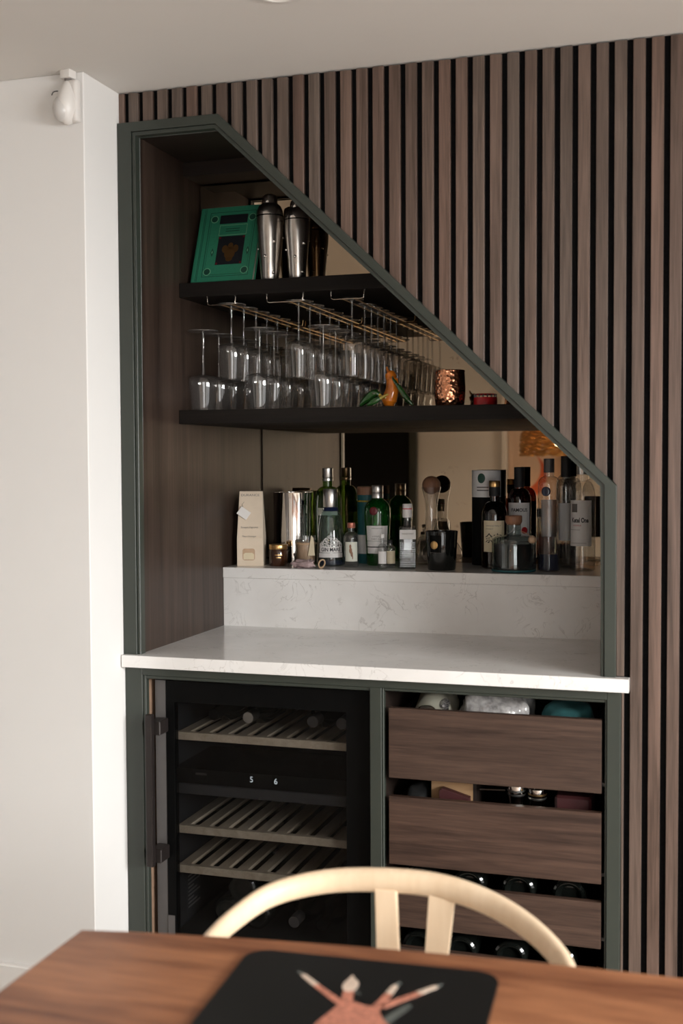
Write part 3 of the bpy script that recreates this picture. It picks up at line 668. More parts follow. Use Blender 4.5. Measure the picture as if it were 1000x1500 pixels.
for (x, z) in ((0.045, 0.030), (0.157, 0.030), (0.045, 0.194), (0.160, 0.194)):
    for rr, m, d in ((0.0115, 'bookpale', 0.0), (0.0092, 'bookline', 0.0002)):
        b = bmesh.new(); n = 20; A = [b.verts.new((x + rr * math.cos(2 * PI * i / n), yb - d, z + rr * math.sin(2 * PI * i / n))) for i in range(n)]
        C2 = [b.verts.new((v.co.x, 0.0008, v.co.z)) for v in A]; b.faces.new(A)
        for i in range(n): b.faces.new([A[i], A[(i + 1) % n], C2[(i + 1) % n], C2[i]])
        obj('medallion', b, m, bk)
for x in (0.052, 0.159):
    for s, m, d in ((1.0, 'bookline', 0.0), (0.45, 'bookpale', 0.0002)):
        obj('diamond', prism([(x - 0.005 * s, 0.09), (x, 0.09 - 0.013 * s), (x + 0.005 * s, 0.09), (x, 0.09 + 0.013 * s)], yb - d, 0.0008), m, bk)
for (x, z, rx, rz_) in ((0.106, 0.084, 0.016, 0.020), (0.090, 0.098, 0.009, 0.012), (0.122, 0.098, 0.009, 0.012), (0.106, 0.106, 0.008, 0.011), (0.106, 0.066, 0.010, 0.007)):
    obj('emblem', prism([(x + rx * math.cos(2 * PI * i / 14), z + rz_ * math.sin(2 * PI * i / 14)) for i in range(14)], yb - 0.0003, 0.0006), 'bookgold', bk)
for (x, z) in ((0.070, 0.054), (0.142, 0.054), (0.070, 0.134), (0.142, 0.134)):
    obj('corner_mark', prism([(x - 0.003, z - 0.003), (x + 0.003, z - 0.003), (x + 0.003, z + 0.003), (x - 0.003, z + 0.003)], yb - 0.0003, 0.0006), 'red', bk)

def shaker(x, y, label, rz, lid):
    t = thing('cocktail_shaker', label, 'cocktail shaker', (x, y, ZT), rz)
    prof = [(0, 0), (0.0250, 0), (0.0262, 0.003), (0.0285, 0.05), (0.0330, 0.10), (0.0365, 0.14), (0.0372, 0.158), (0.0365, 0.178)]
    zr = lambda z: 0.0262 + (0.0372 - 0.0262) * min(1, z / 0.15) ** 0.9
    obj('cup', lathe(prof, 36), 'steel', t, True)
    cp = lathe([(0.0368, 0.176), (0.0372, 0.182), (0.0350, 0.192), (0.0300, 0.203), (0.0225, 0.210), (0.0200, 0.212)], 36)
    obj('strainer_top', cp, 'steel' if lid else 'chrome', t, True)
    obj('cap', lathe([(0.0212, 0.210), (0.0212, 0.222), (0.0185, 0.231), (0.010, 0.236), (0, 0.237)], 28), 'chrome', t, True)
    obj('seam', lathe([(0.0368, 0.1745), (0.0378, 0.1762), (0.0368, 0.178)], 36), 'black', t, True)
    for a, z in ((0.32, 0.105), (-0.5, 0.066), (0.30, 0.022), (1.7, 0.12), (2.6, 0.05), (-1.8, 0.09), (-2.6, 0.14)):
        b = bmesh.new(); bmesh.ops.create_uvsphere(b, u_segments=12, v_segments=8, radius=0.0046)
        r = zr(z) - 0.0005
        obj('rivet', b, 'chrome', t, 'all', (r * math.sin(a), -r * math.cos(a), z))
    return t
shaker(0.2603, 0.315, 'studded steel cocktail shaker beside the green book', facecam(0.26, 0.315), True)
shaker(0.3380, 0.318, 'studded steel cocktail shaker partly hidden by the sloping frame', facecam(0.338, 0.318, 0.25), False).scale = (0.92, 0.92, 0.92)

# ------------------------------------------------------------------ lower shelf: peppers, mug, red tin
def pepper(name, pts, rad, mat, stem, label, prof=None):
    xs = Vector(pts[0]); t = thing(name, label, 'ornament', xs)
    path = smoothpath([Vector(p) - xs for p in pts], 6); n = len(path)
    rr = [max(0.0012, rad * (math.sin(PI * min(1, (i / (n - 1)) * 0.86 + 0.08)) ** 0.75)) for i in range(n)]
    if prof: rr = [prof[min(len(prof) - 2, int(i / (n - 1) * (len(prof) - 1)))] * (1 - f_) + prof[min(len(prof) - 1, int(i / (n - 1) * (len(prof) - 1)) + 1)] * f_ for i in range(n) for f_ in [(i / (n - 1) * (len(prof) - 1)) % 1.0 if i < n - 1 else 1.0]]
    obj('pepper_body', tube(path, rr, 14), mat, t, 'all')
    a = path[-1]; d = (path[-1] - path[-3]).normalized()
    obj('stalk', tube([a - d * 0.004, a + d * 0.008, a + d * 0.016 + Vector((0.003, 0, 0.001))], [0.005, 0.003, 0.0022], 8), stem, t, True)
    return t
pepper('glass_pepper', [(0.598, 0.300, ZS + 0.003), (0.599, 0.300, ZS + 0.020), (0.606, 0.301, ZS + 0.045), (0.606, 0.303, ZS + 0.068), (0.599, 0.305, ZS + 0.088), (0.596, 0.306, ZS + 0.093)], 0.0185, 'orange', 'orange', 'orange striped glass pepper standing on the lower shelf', [0.012, 0.0205, 0.018, 0.0165, 0.0155, 0.0125, 0.003])
pepper('glass_pepper', [(0.523, 0.282, ZS + 0.004), (0.543, 0.280, ZS + 0.022), (0.565, 0.278, ZS + 0.036), (0.580, 0.275, ZS + 0.030)], 0.0115, 'pepper', 'yellowg', 'dark green glass pepper curving down left of the orange one')
pepper('glass_pepper', [(0.548, 0.262, ZS + 0.004), (0.562, 0.261, ZS + 0.011), (0.576, 0.261, ZS + 0.018), (0.588, 0.261, ZS + 0.024)], 0.0080, 'pepper', 'yellowg', 'small green glass pepper lying under the larger green pepper')
pepper('glass_pepper', [(0.667, 0.284, ZS + 0.003), (0.651, 0.284, ZS + 0.020), (0.634, 0.284, ZS + 0.044), (0.618, 0.284, ZS + 0.066)], 0.0075, 'pepper', 'pepper', 'thin green glass pepper leaning on the right of the orange one')
t = thing('copper_mug', 'hammered copper mug on the lower shelf', 'mug', (0.757, 0.320, ZS))
obj('body', lathe([(0, 0), (0.034, 0), (0.0375, 0.004), (0.0402, 0.025), (0.0408, 0.050), (0.0395, 0.076), (0.0385, 0.0885), (0.0395, 0.0915), (0.0385, 0.094), (0.0365, 0.092), (0.0375, 0.07), (0.036, 0.006), (0, 0.004)], 36), 'copper', t, True)
obj('handle', tube(smoothpath([(0.010, 0.037, 0.080), (0.014, 0.060, 0.082), (0.018, 0.074, 0.062), (0.016, 0.066, 0.034), (0.010, 0.037, 0.022)], 6), 0.0045, 10), 'copper', t, 'all')
t = thing('red_tin', 'small red round tin with grilled lid beside the copper mug', 'tin', (0.848, 0.335, ZS))
obj('body', lathe([(0, 0), (0.029, 0), (0.031, 0.002), (0.031, 0.020), (0.030, 0.022), (0, 0.022)], 32), 'redtin', t, True)
for k in range(16):
    a = 2 * PI * k / 16; obj('rib', box(-0.0015, 0.0015, -0.0008, 0.0008, 0.021, 0.030), 'greysteel', t, False, (0.0285 * math.cos(a), 0.0285 * math.sin(a), 0))
obj('lid', lathe([(0.0275, 0.0285), (0.0295, 0.030), (0.0275, 0.0315), (0, 0.0315)], 32), 'redtin', t, True)

# ------------------------------------------------------------------ ledge: cartons, candles, bottles
ZL = 1.096
def at(x, y): return (x, y, ZL)
# tall cream diffuser carton, pinched towards the top
t = thing('diffuser_carton', 'tall cream gift carton with hanging tag and round-cornered window', 'carton', at(0.0700, 0.640), facecam(0.07, 0.64, -0.14))
def taper(w0, w1, d0, d1, h, z0=0.0):
    b = bmesh.new(); A = [b.verts.new(p) for p in [(-w0, -d0, z0), (w0, -d0, z0), (w0, d0, z0), (-w0, d0, z0)]]; B = [b.verts.new(p) for p in [(-w1, -d1, h), (w1, -d1, h), (w1, d1, h), (-w1, d1, h)]]
    b.faces.new(A[::-1]); b.faces.new(B)
    for i in range(4): b.faces.new([A[i], A[(i + 1) % 4], B[(i + 1) % 4], B[i]])
    bmesh.ops.bevel(b, geom=b.edges[:], offset=0.0008, segments=1, affect='EDGES'); return b
obj('box_body', taper(0.0400, 0.0400, 0.036, 0.036, 0.085), 'cream', t)
obj('box_top', taper(0.0400, 0.0355, 0.036, 0.004, 0.226, 0.0845), 'cream', t)
def fy(z): return -0.036 if z < 0.085 else -0.036 + (z - 0.085) * 0.032 / 0.1415
wn = bmesh.new(); pts = []
for cx_, cz_, a0 in ((0.012, 0.046, 0), (-0.012, 0.046, 90), (-0.012, 0.024, 180), (0.012, 0.024, 270)):
    for k in range(5): a = math.radians(a0 + k * 22.5); pts.append((-0.004 + cx_ + 0.007 * math.cos(a), cz_ + 0.007 * math.sin(a)))
obj('window', prism(pts, -0.0366, -0.035), 'wax', t)
obj('bottle_seen', prism([(-0.020, 0.020), (0.012, 0.020), (0.012, 0.036), (0.006, 0.040), (-0.014, 0.040), (-0.020, 0.036)], -0.0370, -0.0362), 'lcream', t)
def txt_slope(s, size, x, z, mat, par, width):
    me = text(s, size, width)
    for v in me.vertices: zz = z + v.co.y; v.co = Vector((x + v.co.x, fy(zz) - 0.0006, zz))
    return obj('lettering', me, mat, par)
txt_slope('DURANCE', 0.0095, -0.002, 0.214, 'greyink', t, 0.056)
txt_slope('Bouquet d\'agrumes', 0.008, -0.002, 0.117, 'greyink', t, 0.052)
txt_slope('Fleur d\'oranger', 0.007, -0.002, 0.090, 'greyink', t, 0.042)
g = obj('tag', box(-0.0175, 0.0175, -0.0010, 0, -0.0135, 0.0135, 0.0004), 'white', t, False, (-0.020, -0.0215 - 0.002, 0.160), (math.radians(-12), math.radians(35), 0))
obj('tag_string', tube([(-0.022, fy(0.17) - 0.001, 0.172), (-0.026, fy(0.18) - 0.002, 0.186), (-0.020, fy(0.19) - 0.001, 0.194)], 0.0006, 6), 'greyink', t, True)

t = thing('wine_cooler', 'polished chrome cylinder cooler behind the amber jar', 'wine cooler', at(0.1635, 0.765))
obj('wall', lathe([(0, 0.0), (0.058, 0), (0.0605, 0.002), (0.062, 0.10), (0.0635, 0.218), (0.0640, 0.220), (0.0615, 0.220), (0.060, 0.10), (0.057, 0.006), (0, 0.006)], 48), 'chrome', t, True)

t = thing('amber_jar', 'amber glass candle jar with a gold lid', 'jar', at(0.1570, 0.640), facecam(0.157, 0.64))
obj('jar', lathe([(0, 0), (0.0265, 0), (0.0282, 0.003), (0.0284, 0.046), (0.0265, 0.051)], 32), 'amber', t, True)
obj('lid', lathe([(0.0275, 0.0505), (0.0282, 0.052), (0.0282, 0.063), (0.0272, 0.065), (0, 0.065)], 32), 'gold', t, True)
for z, w in ((0.033, 0.022), (0.025, 0.014)): obj('lettering', patch(0.0284, -w / 0.0284 / 2, w / 0.0284 / 2, z, z + 0.0025, 8), 'gold', t)

t = thing('candle_glass', 'tan candle in a glass wrapped with twine', 'candle', at(0.2285, 0.690), facecam(0.2285, 0.69))
obj('glass', lathe([(0, 0), (0.029, 0), (0.0305, 0.003), (0.0315, 0.088), (0.0300, 0.088)], 32), 'glass', t, True)
obj('wax', lathe([(0, 0.004), (0.0282, 0.004), (0.0300, 0.070), (0.0, 0.068)], 28), 'wax', t, True)
for z, r in ((0.067, 0.0318), (0.0648, 0.0318)): obj('twine', tube([(r * math.cos(2 * PI * k / 24), r * math.sin(2 * PI * k / 24), z + 0.001 * math.sin(k)) for k in range(24)], 0.0011, 6, closed=True), 'palewood', t, True)
obj('wrap_corner', prism([(0.006, 0.03), (0.027, 0.03), (0.023, 0.084), (0.016, 0.092)], -0.0335, -0.0318), 'lcream', t)

t = crumple('organza_pouch', 0.030, 0.022, 0.0115, at(0.255, 0.592), 'lilac', 'crumpled lilac pouch lying in front of the candle', 'pouch', 0.30, 23, 4)
t2 = thing('wooden_ring', 'small pale wooden ring propped by the lilac pouch', 'ring', at(0.3075, 0.585), rot=(math.radians(-16), math.radians(25), math.radians(20)))
obj('ring', tube([(0.0085 * math.cos(2 * PI * k / 28), 0, 0.0150 + 0.0125 * math.sin(2 * PI * k / 28)) for k in range(28)], 0.0024, 8, closed=True, up=(0, 1, 0)), 'palewood', t2, 'all')

# pale blue bell-shaped bottle with silver cap and white tree label
t = thing('gin_bottle', 'bell shaped clear bottle with silver cap and white tree print', 'bottle', at(0.3085, 0.690), facecam(0.3085, 0.69))
prof = [(0, 0.006), (0.040, 0.0), (0.0438, 0.003), (0.0446, 0.010), (0.0440, 0.045), (0.0405, 0.095), (0.0355, 0.140), (0.0325, 0.153), (0.0255, 0.163), (0.0200, 0.167), (0.0195, 0.178)]
def zr_gin(z):
    P = prof[2:]
    for (r0, z0), (r1, z1) in zip(P, P[1:]):
        if z0 <= z <= z1: return r0 + (r1 - r0) * (z - z0) / (z1 - z0)
    return 0.04
obj('glass', lathe(prof, 36), 'gblue', t, True)
obj('base', lathe([(0, 0.004), (0.0420, 0.004), (0.0436, 0.018), (0, 0.022)], 32), 'gdblue', t, True)
obj('neck_band', lathe([(0.0205, 0.165), (0.0255, 0.1665), (0.0225, 0.176), (0.0205, 0.178)], 32), 'gdblue', t, True)
obj('cap', lathe([(0.0215, 0.1775), (0.0222, 0.179), (0.0222, 0.231), (0.0212, 0.2325), (0, 0.2325)], 36), 'silver', t, True)
obj('label', patch(0.044, -0.90, 0.90, 0.0265, 0.040, 16, zr=zr_gin), 'label', t); obj('label', patch(0.044, -0.86, 0.86, 0.0412, 0.0595, 16, zr=zr_gin), 'label', t)
rnd = random.Random(4); tb = bmesh.new()
for k in range(280):
    a = rnd.uniform(-0.85, 0.85); zz = 0.059 + rnd.random() ** 1.1 * (0.040 - 0.036 * abs(a)); an = rnd.uniform(0, PI); ln = rnd.uniform(0.0025, 0.006)
    r = zr_gin(zz) + 0.0006; q = []
    for s, w in ((-1, -1), (1, -1), (1, 1), (-1, 1)):
        u = s * ln / 2 * math.cos(an) - w * 0.0007 * math.sin(an); v = s * ln / 2 * math.sin(an) + w * 0.0007 * math.cos(an)
        q.append(tb.verts.new((r * math.sin(a + u / r), -r * math.cos(a + u / r), zz + v)))
    tb.faces.new(q)
pr = obj('tree_print', tb, 'label', t); pr['kind'] = 'stuff'
text_on_cyl('GIN MARE', 0.0150, zr_gin(0.052) + 0.0012, 0.0500, 'ink', t, 0.062, bold=0.02)

def shoulder(rb, rn, h0, h1, n=6):
    return [(rn + (rb - rn) * math.cos(PI / 2 * k / n), h0 + (h1 - h0) * math.sin(PI / 2 * k / n)) for k in range(n + 1)]
def bottle(name, label, x, y, rb, h, hs, rn, glass, cap_mat, cap_h, cap_r=None, hn=None, off=0.0, cat='bottle', fill=None):
    """rb body radius, hs shoulder start, hn neck start"""
    t = thing(name, label, cat, at(x, y), facecam(x, y, off)); hn = hn or hs + rb * 0.9
    prof = [(0, 0.008), (rb * 0.6, 0.004), (rb * 0.9, 0.0), (rb, 0.004)] + [(rb, hs * 0.5)] + shoulder(rb, rn, hs, hn) + [(rn, h - cap_h + 0.002)]
    obj('glass', lathe(prof, 32), glass, t, True)
    cr_ = cap_r or rn + 0.0015
    obj('cap', lathe([(cr_ - 0.0005, h - cap_h), (cr_, h - cap_h + 0.001), (cr_, h - 0.0015), (cr_ - 0.0012, h), (0, h)], 24), cap_mat, t, True)
    if fill: obj('liquid', lathe([(0, 0.009), (rb - 0.003, 0.009), (rb - 0.0025, hs * 0.5), (rb - 0.003, fill[0]), (0, fill[0])], 28), fill[1], t, True)
    return t
t = bottle('gin_bottle', 'tall olive green bottle with a silver cap behind the bell bottle', 0.2715, 0.778, 0.0432, 0.295, 0.188, 0.0155, 'golive', 'silver', 0.030, 0.0168, 0.238)
obj('collar', lathe([(0.0160, 0.255), (0.0172, 0.256), (0.0172, 0.263), (0.0160, 0.264)], 24), 'silver', t, True)
obj('label', patch(0.0434, -0.75, 0.75, 0.150, 0.172), 'lgreen', t)
t = bottle('miniature_bottle', 'small clear bottle with pink cap and pale label with a brown bird', 0.3860, 0.650, 0.0220, 0.133, 0.085, 0.0085, 'glass2', plain('rose_cap', (0.48, 0.17, 0.12), 0.35, metal=0.5), 0.016, 0.0120, 0.106)
obj('label', patch(0.0222, -0.9, 0.9, 0.018, 0.076), 'lgreen', t)
for u, z, ru, rz_ in ((-0.003, 0.062, 0.0032, 0.007), (-0.002, 0.050, 0.0045, 0.009), (0.001, 0.040, 0.0035, 0.008), (0.0035, 0.031, 0.0015, 0.007)):
    disc_on_cyl(0.0226, z, ru, 'stopper', t, u / 0.0222, 'bird_print', 0.0003, rz_ / ru)
t = thing('gift_tin', 'teal and white round tin with copper lid behind the green bottle', 'tin', at(0.3920, 0.803), facecam(0.392, 0.803))
obj('body', lathe([(0, 0), (0.030, 0), (0.031, 0.002), (0.031, 0.212), (0.030, 0.214), (0, 0.214)], 32), 'teal', t, True)
obj('lid', lathe([(0.0312, 0.212), (0.0318, 0.214), (0.0318, 0.234), (0.0305, 0.2365), (0, 0.2365)], 32), 'stopper', t, True)
obj('band', lathe([(0.0312, 0.190), (0.0318, 0.191), (0.0318, 0.194), (0.0312, 0.195)], 32), 'yellowg', t, True)
obj('label', patch(0.0312, -1.2, 1.2, 0.030, 0.088), 'label', t)
# green shaker-shaped bottle with red wax seal
t = thing('gin_bottle', 'bright green bottle with red wax seal, silver cap and white label', 'bottle', at(0.4440, 0.735), facecam(0.444, 0.735))
pg = [(0, 0.008), (0.026, 0.003), (0.0300, 0.0), (0.0330, 0.004), (0.0345, 0.05), (0.0375, 0.10), (0.0402, 0.145), (0.0406, 0.160), (0.0390, 0.176), (0.0330, 0.189), (0.0235, 0.197), (0.0165, 0.203), (0.0160, 0.214)]
obj('glass', lathe(pg, 32), 'ggreen', t, True)
obj('cap', lathe([(0.0160, 0.204), (0.0175, 0.205), (0.0175, 0.219), (0.0167, 0.2205), (0.0175, 0.222), (0.0175, 0.241), (0.0165, 0.2425), (0, 0.2425)], 28), 'silver', t, True)
zg = lambda z: 0.0335 + (0.0402 - 0.0335) * max(0, min(1, z / 0.145)) + 0.0004
obj('label', patch(0.035, -1.0, 0.86, 0.075, 0.121, 16, zr=zg), 'label', t); obj('label', patch(0.035, -1.0, 0.86, 0.037, 0.074, 16, zr=zg), 'label', t)
obj('label_band', patch(0.035, -1.0, 0.86, 0.0555, 0.0585, 16, zr=lambda z: zg(z) + 0.0006), 'ink', t)
text_on_cyl('LONDON', 0.0085, 0.0385, 0.090, 'greyink', t, 0.030, -0.05); text_on_cyl('DRY GIN', 0.0085, 0.0382, 0.0805, 'greyink', t, 0.034, -0.05)
text_on_cyl('IMPORTED', 0.005, 0.0396, 0.113, 'greyink', t, 0.034, -0.05)
disc_on_cyl(0.0405, 0.166, 0.0125, 'red', t, -0.30, 'wax_seal', 0.003)
t = bottle('miniature_bottle', 'tiny clear bottle with silver cap in front of the green bottle', 0.4930, 0.610, 0.0140, 0.103, 0.058, 0.0052, 'glass2', 'label', 0.012, 0.0068, 0.073)
obj('label', patch(0.0142, -0.9, 0.9, 0.016, 0.052), 'label', t)
t = bottle('miniature_bottle', 'tiny round-shouldered bottle with a pale label beside the square bottle', 0.5020, 0.665, 0.0165, 0.082, 0.052, 0.006, 'glass2', 'ink', 0.010, 0.0075, 0.066)
obj('label', patch(0.0167, -1.0, 1.0, 0.012, 0.050), 'lcream', t)
# square miniature with studded pattern
t = thing('gin_bottle', 'square clear bottle with studded glass and white cap with red line', 'bottle', at(0.5585, 0.650), facecam(0.5585, 0.65, 0.05))
hw = 0.0245
gb = bmesh.new(); rings = []
for r, z in ((hw * 0.94, 0.0), (hw, 0.003), (hw, 0.118), (hw * 0.9, 0.1235), (0.012, 0.126), (0.0105, 0.130), (0.0105, 0.150)):
    rg = []
    for k in range(24):
        a = 2 * PI * (k + 0.5) / 24; c, s = math.cos(a), math.sin(a); p = 7.0 if r > 0.02 else 2.0
        n_ = (abs(c) ** p + abs(s) ** p) ** (-1 / p); rg.append(gb.verts.new((r * n_ * c, r * n_ * s, z)))
    rings.append(rg)
gb.faces.new(rings[0][::-1])
for A, B in zip(rings, rings[1:]):
    for k in range(24): gb.faces.new([A[k], A[(k + 1) % 24], B[(k + 1) % 24], B[k]])
obj('glass', gb, 'glass2', t, True)
obj('label', box(-hw + 0.001, hw - 0.001, -hw - 0.0006, -hw + 0.0004, 0.087, 0.1145), 'label', t)
text_flat('THE BOTANIST', 0.006, 0, -hw - 0.0009, 0.103, 'greyink', t, 0.036)
st_ = bmesh.new()
for i in range(9):
    for j in range(12):
        x = -0.0205 + i * 0.0051; z = 0.007 + j * 0.0063
        box(x - 0.0016, x + 0.0016, -hw - 0.0010, -hw + 0.0002, z - 0.0018, z + 0.0018, 0.0004, st_)
so = obj('studs', st_, 'glass2', t); so['kind'] = 'stuff'
obj('cap', lathe([(0.0135, 0.150), (0.0140, 0.151), (0.0140, 0.1885), (0.0130, 0.190), (0, 0.190)], 24), 'label', t, True)
obj('cap_line', lathe([(0.0140, 0.1745), (0.0143, 0.175), (0.0143, 0.1765), (0.0140, 0.177)], 24), 'redtin', t, True)
# decanter with wooden ball
t = thing('decanter', 'clear wide-based decanter closed with a wooden ball', 'decanter', at(0.5965, 0.800))
obj('glass', lathe([(0, 0.006), (0.045, 0.0), (0.060, 0.004), (0.0660, 0.018), (0.064, 0.032), (0.050, 0.055), (0.031, 0.083), (0.0205, 0.112), (0.0175, 0.140), (0.0185, 0.180), (0.0225, 0.205), (0.0300, 0.236)], 40), 'glass', t, 'all')
b = bmesh.new(); bmesh.ops.create_uvsphere(b, u_segments=28, v_segments=18, radius=0.0280)
obj('ball_stopper', b, 'stopper', t, 'all', (0, 0, 0.242))
# black candle glass with gold crest
t = thing('candle_glass', 'large black candle glass with a round gold crest', 'candle', at(0.6665, 0.628), facecam(0.6665, 0.628))
obj('glass', lathe([(0, 0), (0.0385, 0), (0.0405, 0.003), (0.0468, 0.112), (0.0465, 0.113), (0.0445, 0.112), (0.041, 0.03), (0, 0.03)], 40), 'darkglass', t, True)
zb3 = lambda z: 0.0405 + 0.0063 * z / 0.112 + 0.0003
disc_on_cyl(0.0457, 0.074, 0.0118, 'gold', t, -0.50, 'crest', 0.0010)
obj('label', patch(0.045, -0.85, -0.02, 0.052, 0.102, 12, zr=zb3), 'black', t)
obj('label_line', patch(0.045, -0.85, -0.02, 0.0515, 0.0522, 12, zr=lambda z: zb3(z) + 0.0004), 'greyink', t)
# whisky tin
t = thing('whisky_tin', 'tall round tin, white above with green oval, dark below', 'tin', at(0.7615, 0.826), facecam(0.7615, 0.826))
obj('body', lathe([(0, 0), (0.0425, 0), (0.0435, 0.002), (0.0435, 0.206)], 40), 'doordark', t, True)
obj('upper', lathe([(0.0435, 0.206), (0.0437, 0.206), (0.0437, 0.285), (0.0425, 0.287), (0, 0.287)], 40), 'label', t, True)
disc_on_cyl(0.0437, 0.263, 0.0120, 'bookline', t, -0.36, 'emblem', 0.0006, 1.25)
for z in (0.234, 0.225): obj('lettering', patch(0.0437, -0.70, 0.15, z, z + 0.0035, 10), 'greyink', t)
# japanese whisky
t = bottle('whisky_bottle', 'dark whisky bottle with cream label and gold topped cap', 0.8060, 0.716, 0.0378, 0.256, 0.150, 0.0145, 'gbrown', 'ink', 0.044, 0.0162, 0.197, fill=(0.135, 'amber'))
obj('cap_top', lathe([(0.0163, 0.239), (0.0166, 0.240), (0.0166, 0.2555), (0.0155, 0.2570), (0, 0.2570)], 24), 'gold', t, True)
obj('label', patch(0.0380, -0.95, 0.80, 0.050, 0.141), 'lcream', t)
text_on_cyl('余市', 0.0300, 0.0387, 0.088, 'ink', t, 0.050, -0.10, bold=0.012)
text_on_cyl('SINGLE MALT', 0.0060, 0.0387, 0.126, 'greyink', t, 0.046, -0.10); text_on_cyl('WHISKY', 0.0055, 0.0387, 0.117, 'greyink', t, 0.024, -0.42)
# blended whisky behind
t = bottle('whisky_bottle', 'amber whisky bottle with black cap and white label behind the squat decanter', 0.8632, 0.815, 0.0350, 0.296, 0.196, 0.0140, 'gbrown', 'ink', 0.060, 0.0158, 0.232, fill=(0.17, 'amber'))
obj('label', patch(0.0352, -1.1, 1.0, 0.075, 0.190), 'label', t)
text_on_cyl('FAMOUS', 0.0145, 0.0362, 0.168, 'ink', t, 0.050, bold=0.02)
disc_on_cyl(0.0362, 0.108, 0.010, 'redtin', t, 0.45, 'emblem', 0.0003)
# squat decanter bottle
t = thing('tequila_bottle', 'squat clear glass bottle with round stopper and corded bead', 'bottle', at(0.8760, 0.630), facecam(0.876, 0.63))
obj('glass', lathe([(0, 0.010), (0.050, 0.006), (0.0590, 0.0), (0.0622, 0.004), (0.0630, 0.012), (0.0625, 0.084), (0.0600, 0.093), (0.052, 0.0985), (0.030, 0.101), (0.022, 0.104), (0.0205, 0.112), (0.0200, 0.135)], 40), 'gblue', t, True)
obj('liquid', lathe([(0, 0.013), (0.0560, 0.013), (0.0570, 0.080), (0, 0.080)], 36), 'gbrown', t, True)
obj('stopper', lathe([(0.0185, 0.132), (0.0215, 0.137), (0.0240, 0.142), (0.0240, 0.157), (0.0225, 0.1595), (0, 0.1595)], 30), 'stopper', t, True)
obj('foot_rim', tube([(0.0605 * math.cos(2 * PI * k / 36), 0.0605 * math.sin(2 * PI * k / 36), 0.004) for k in range(36)], 0.0030, 8, closed=True), 'teal', t, 'all')
cd = obj('cord', tube(smoothpath([(0.020, -0.008, 0.115), (0.040, -0.035, 0.108), (0.052, -0.046, 0.097)], 6), 0.0010, 6), 'palewood', t, True)
b = bmesh.new(); bmesh.ops.create_uvsphere(b, u_segments=16, v_segments=12, radius=0.0115)
obj('bead', b, 'wax', t, 'all', (0.051, -0.050, 0.094))
for k in range(3): obj('ribbon', tube(smoothpath([(-0.018 + 0.006 * k, -0.0215, 0.108 + 0.003 * k), (0.0, -0.024, 0.116 + 0.004 * k), (0.018, -0.0215, 0.124 + 0.003 * k)], 5), 0.0010, 6), 'silver', t, True)
# tall vodka
t = bottle('vodka_bottle', 'tall slim clear bottle with blue round badge and blue base', 0.9715, 0.660, 0.0310, 0.321, 0.246, 0.0140, 'glass2', 'greysteel', 0.040, 0.0150, 0.270)
obj('base', lathe([(0, 0.004), (0.0305, 0.004), (0.0308, 0.050), (0, 0.050)], 28), 'gdblue', t, True)
obj('label', patch(0.0312, -0.75, 0.75, 0.100, 0.205), thin_glass('frosted_print', (0.55, 0.54, 0.55), 0.4, 0.2, 0.4), t)
disc_on_cyl(0.0312, 0.228, 0.0135, 'gdblue', t, -0.28, 'badge', 0.0015)
text_on_cyl('CIROC', 0.013, 0.0320, 0.186, 'greyink', t, 0.038)
# bottle behind, black cap
t = bottle('vodka_bottle', 'clear bottle with tall black cap standing between the two vodka bottles', 1.0035, 0.800, 0.0290, 0.328, 0.235, 0.0130, 'glass2', 'ink', 0.062, 0.0150, 0.262)
obj('label', patch(0.0292, -0.8, 0.8, 0.08, 0.19), 'label', t)
# broad vodka by the frame
t = bottle('vodka_bottle', 'broad clear bottle with a white label against the green frame', 1.0620, 0.700, 0.0360, 0.315, 0.212, 0.0150, 'glass2', 'silver', 0.040, 0.0165, 0.256)
obj('label', patch(0.0362, -1.15, 0.75, 0.072, 0.202), 'label', t)
text_on_cyl('Ketel One', 0.0190, 0.0370, 0.145, 'ink', t, 0.050, -0.22, bold=0.03)
text_on_cyl('VODKA', 0.0060, 0.0370, 0.1305, 'redtin', t, 0.026, -0.45)
obj('crest', patch(0.0366, -0.92, -0.42, 0.168, 0.192), 'greyink', t)
obj('label_line', patch(0.0366, -1.1, -0.2, 0.118, 0.1188), 'greyink', t); obj('label_line', patch(0.0366, -1.1, 0.3, 0.080, 0.0808), 'greyink', t)

# ------------------------------------------------------------------ table, placemat, chairs
def edge_y(x, s):   # bowed long edges
    y = -1.1905 - 0.0775 * ((x - 1.43) / 0.868) ** 2 * 1.0
    return y if s > 0 else -3.34 - y + 0.0
TX0, TX1 = 0.562, 2.298
pts = [(TX0 + (TX1 - TX0) * k / 24, edge_y(TX0 + (TX1 - TX0) * k / 24, 1)) for k in range(25)]
pts += [(TX1 - (TX1 - TX0) * k / 24, edge_y(TX1 - (TX1 - TX0) * k / 24, -1)) for k in range(25)]
tbl = thing('dining_table', 'walnut dining table with gently bowed edges', 'table', (1.43, -1.67, 0))
sh3 = lambda pp: [(x - 1.43, y + 1.67) for x, y in pp]
obj('tabletop', prism(sh3(pts), 0.722, 0.750, 'Z', 0.004, 3), 'table', tbl)
for sx in (-1, 1):
    for sy in (-1, 1):
        obj('leg', tube([(sx * 0.70, sy * 0.21, 0.723), (sx * 0.74, sy * 0.235, 0.0)], [0.034, 0.020], 16), 'table', tbl, True)
obj('apron', box(-0.66, 0.66, -0.28, 0.28, 0.675, 0.722), 'table', tbl)
pm = thing('placemat', 'black rounded placemat printed with a coral dancing figure', 'placemat', (0.9968, -1.385, 0.750), math.radians(3.2))
mw, mh, mr = 0.169, 0.126, 0.030
pp = []
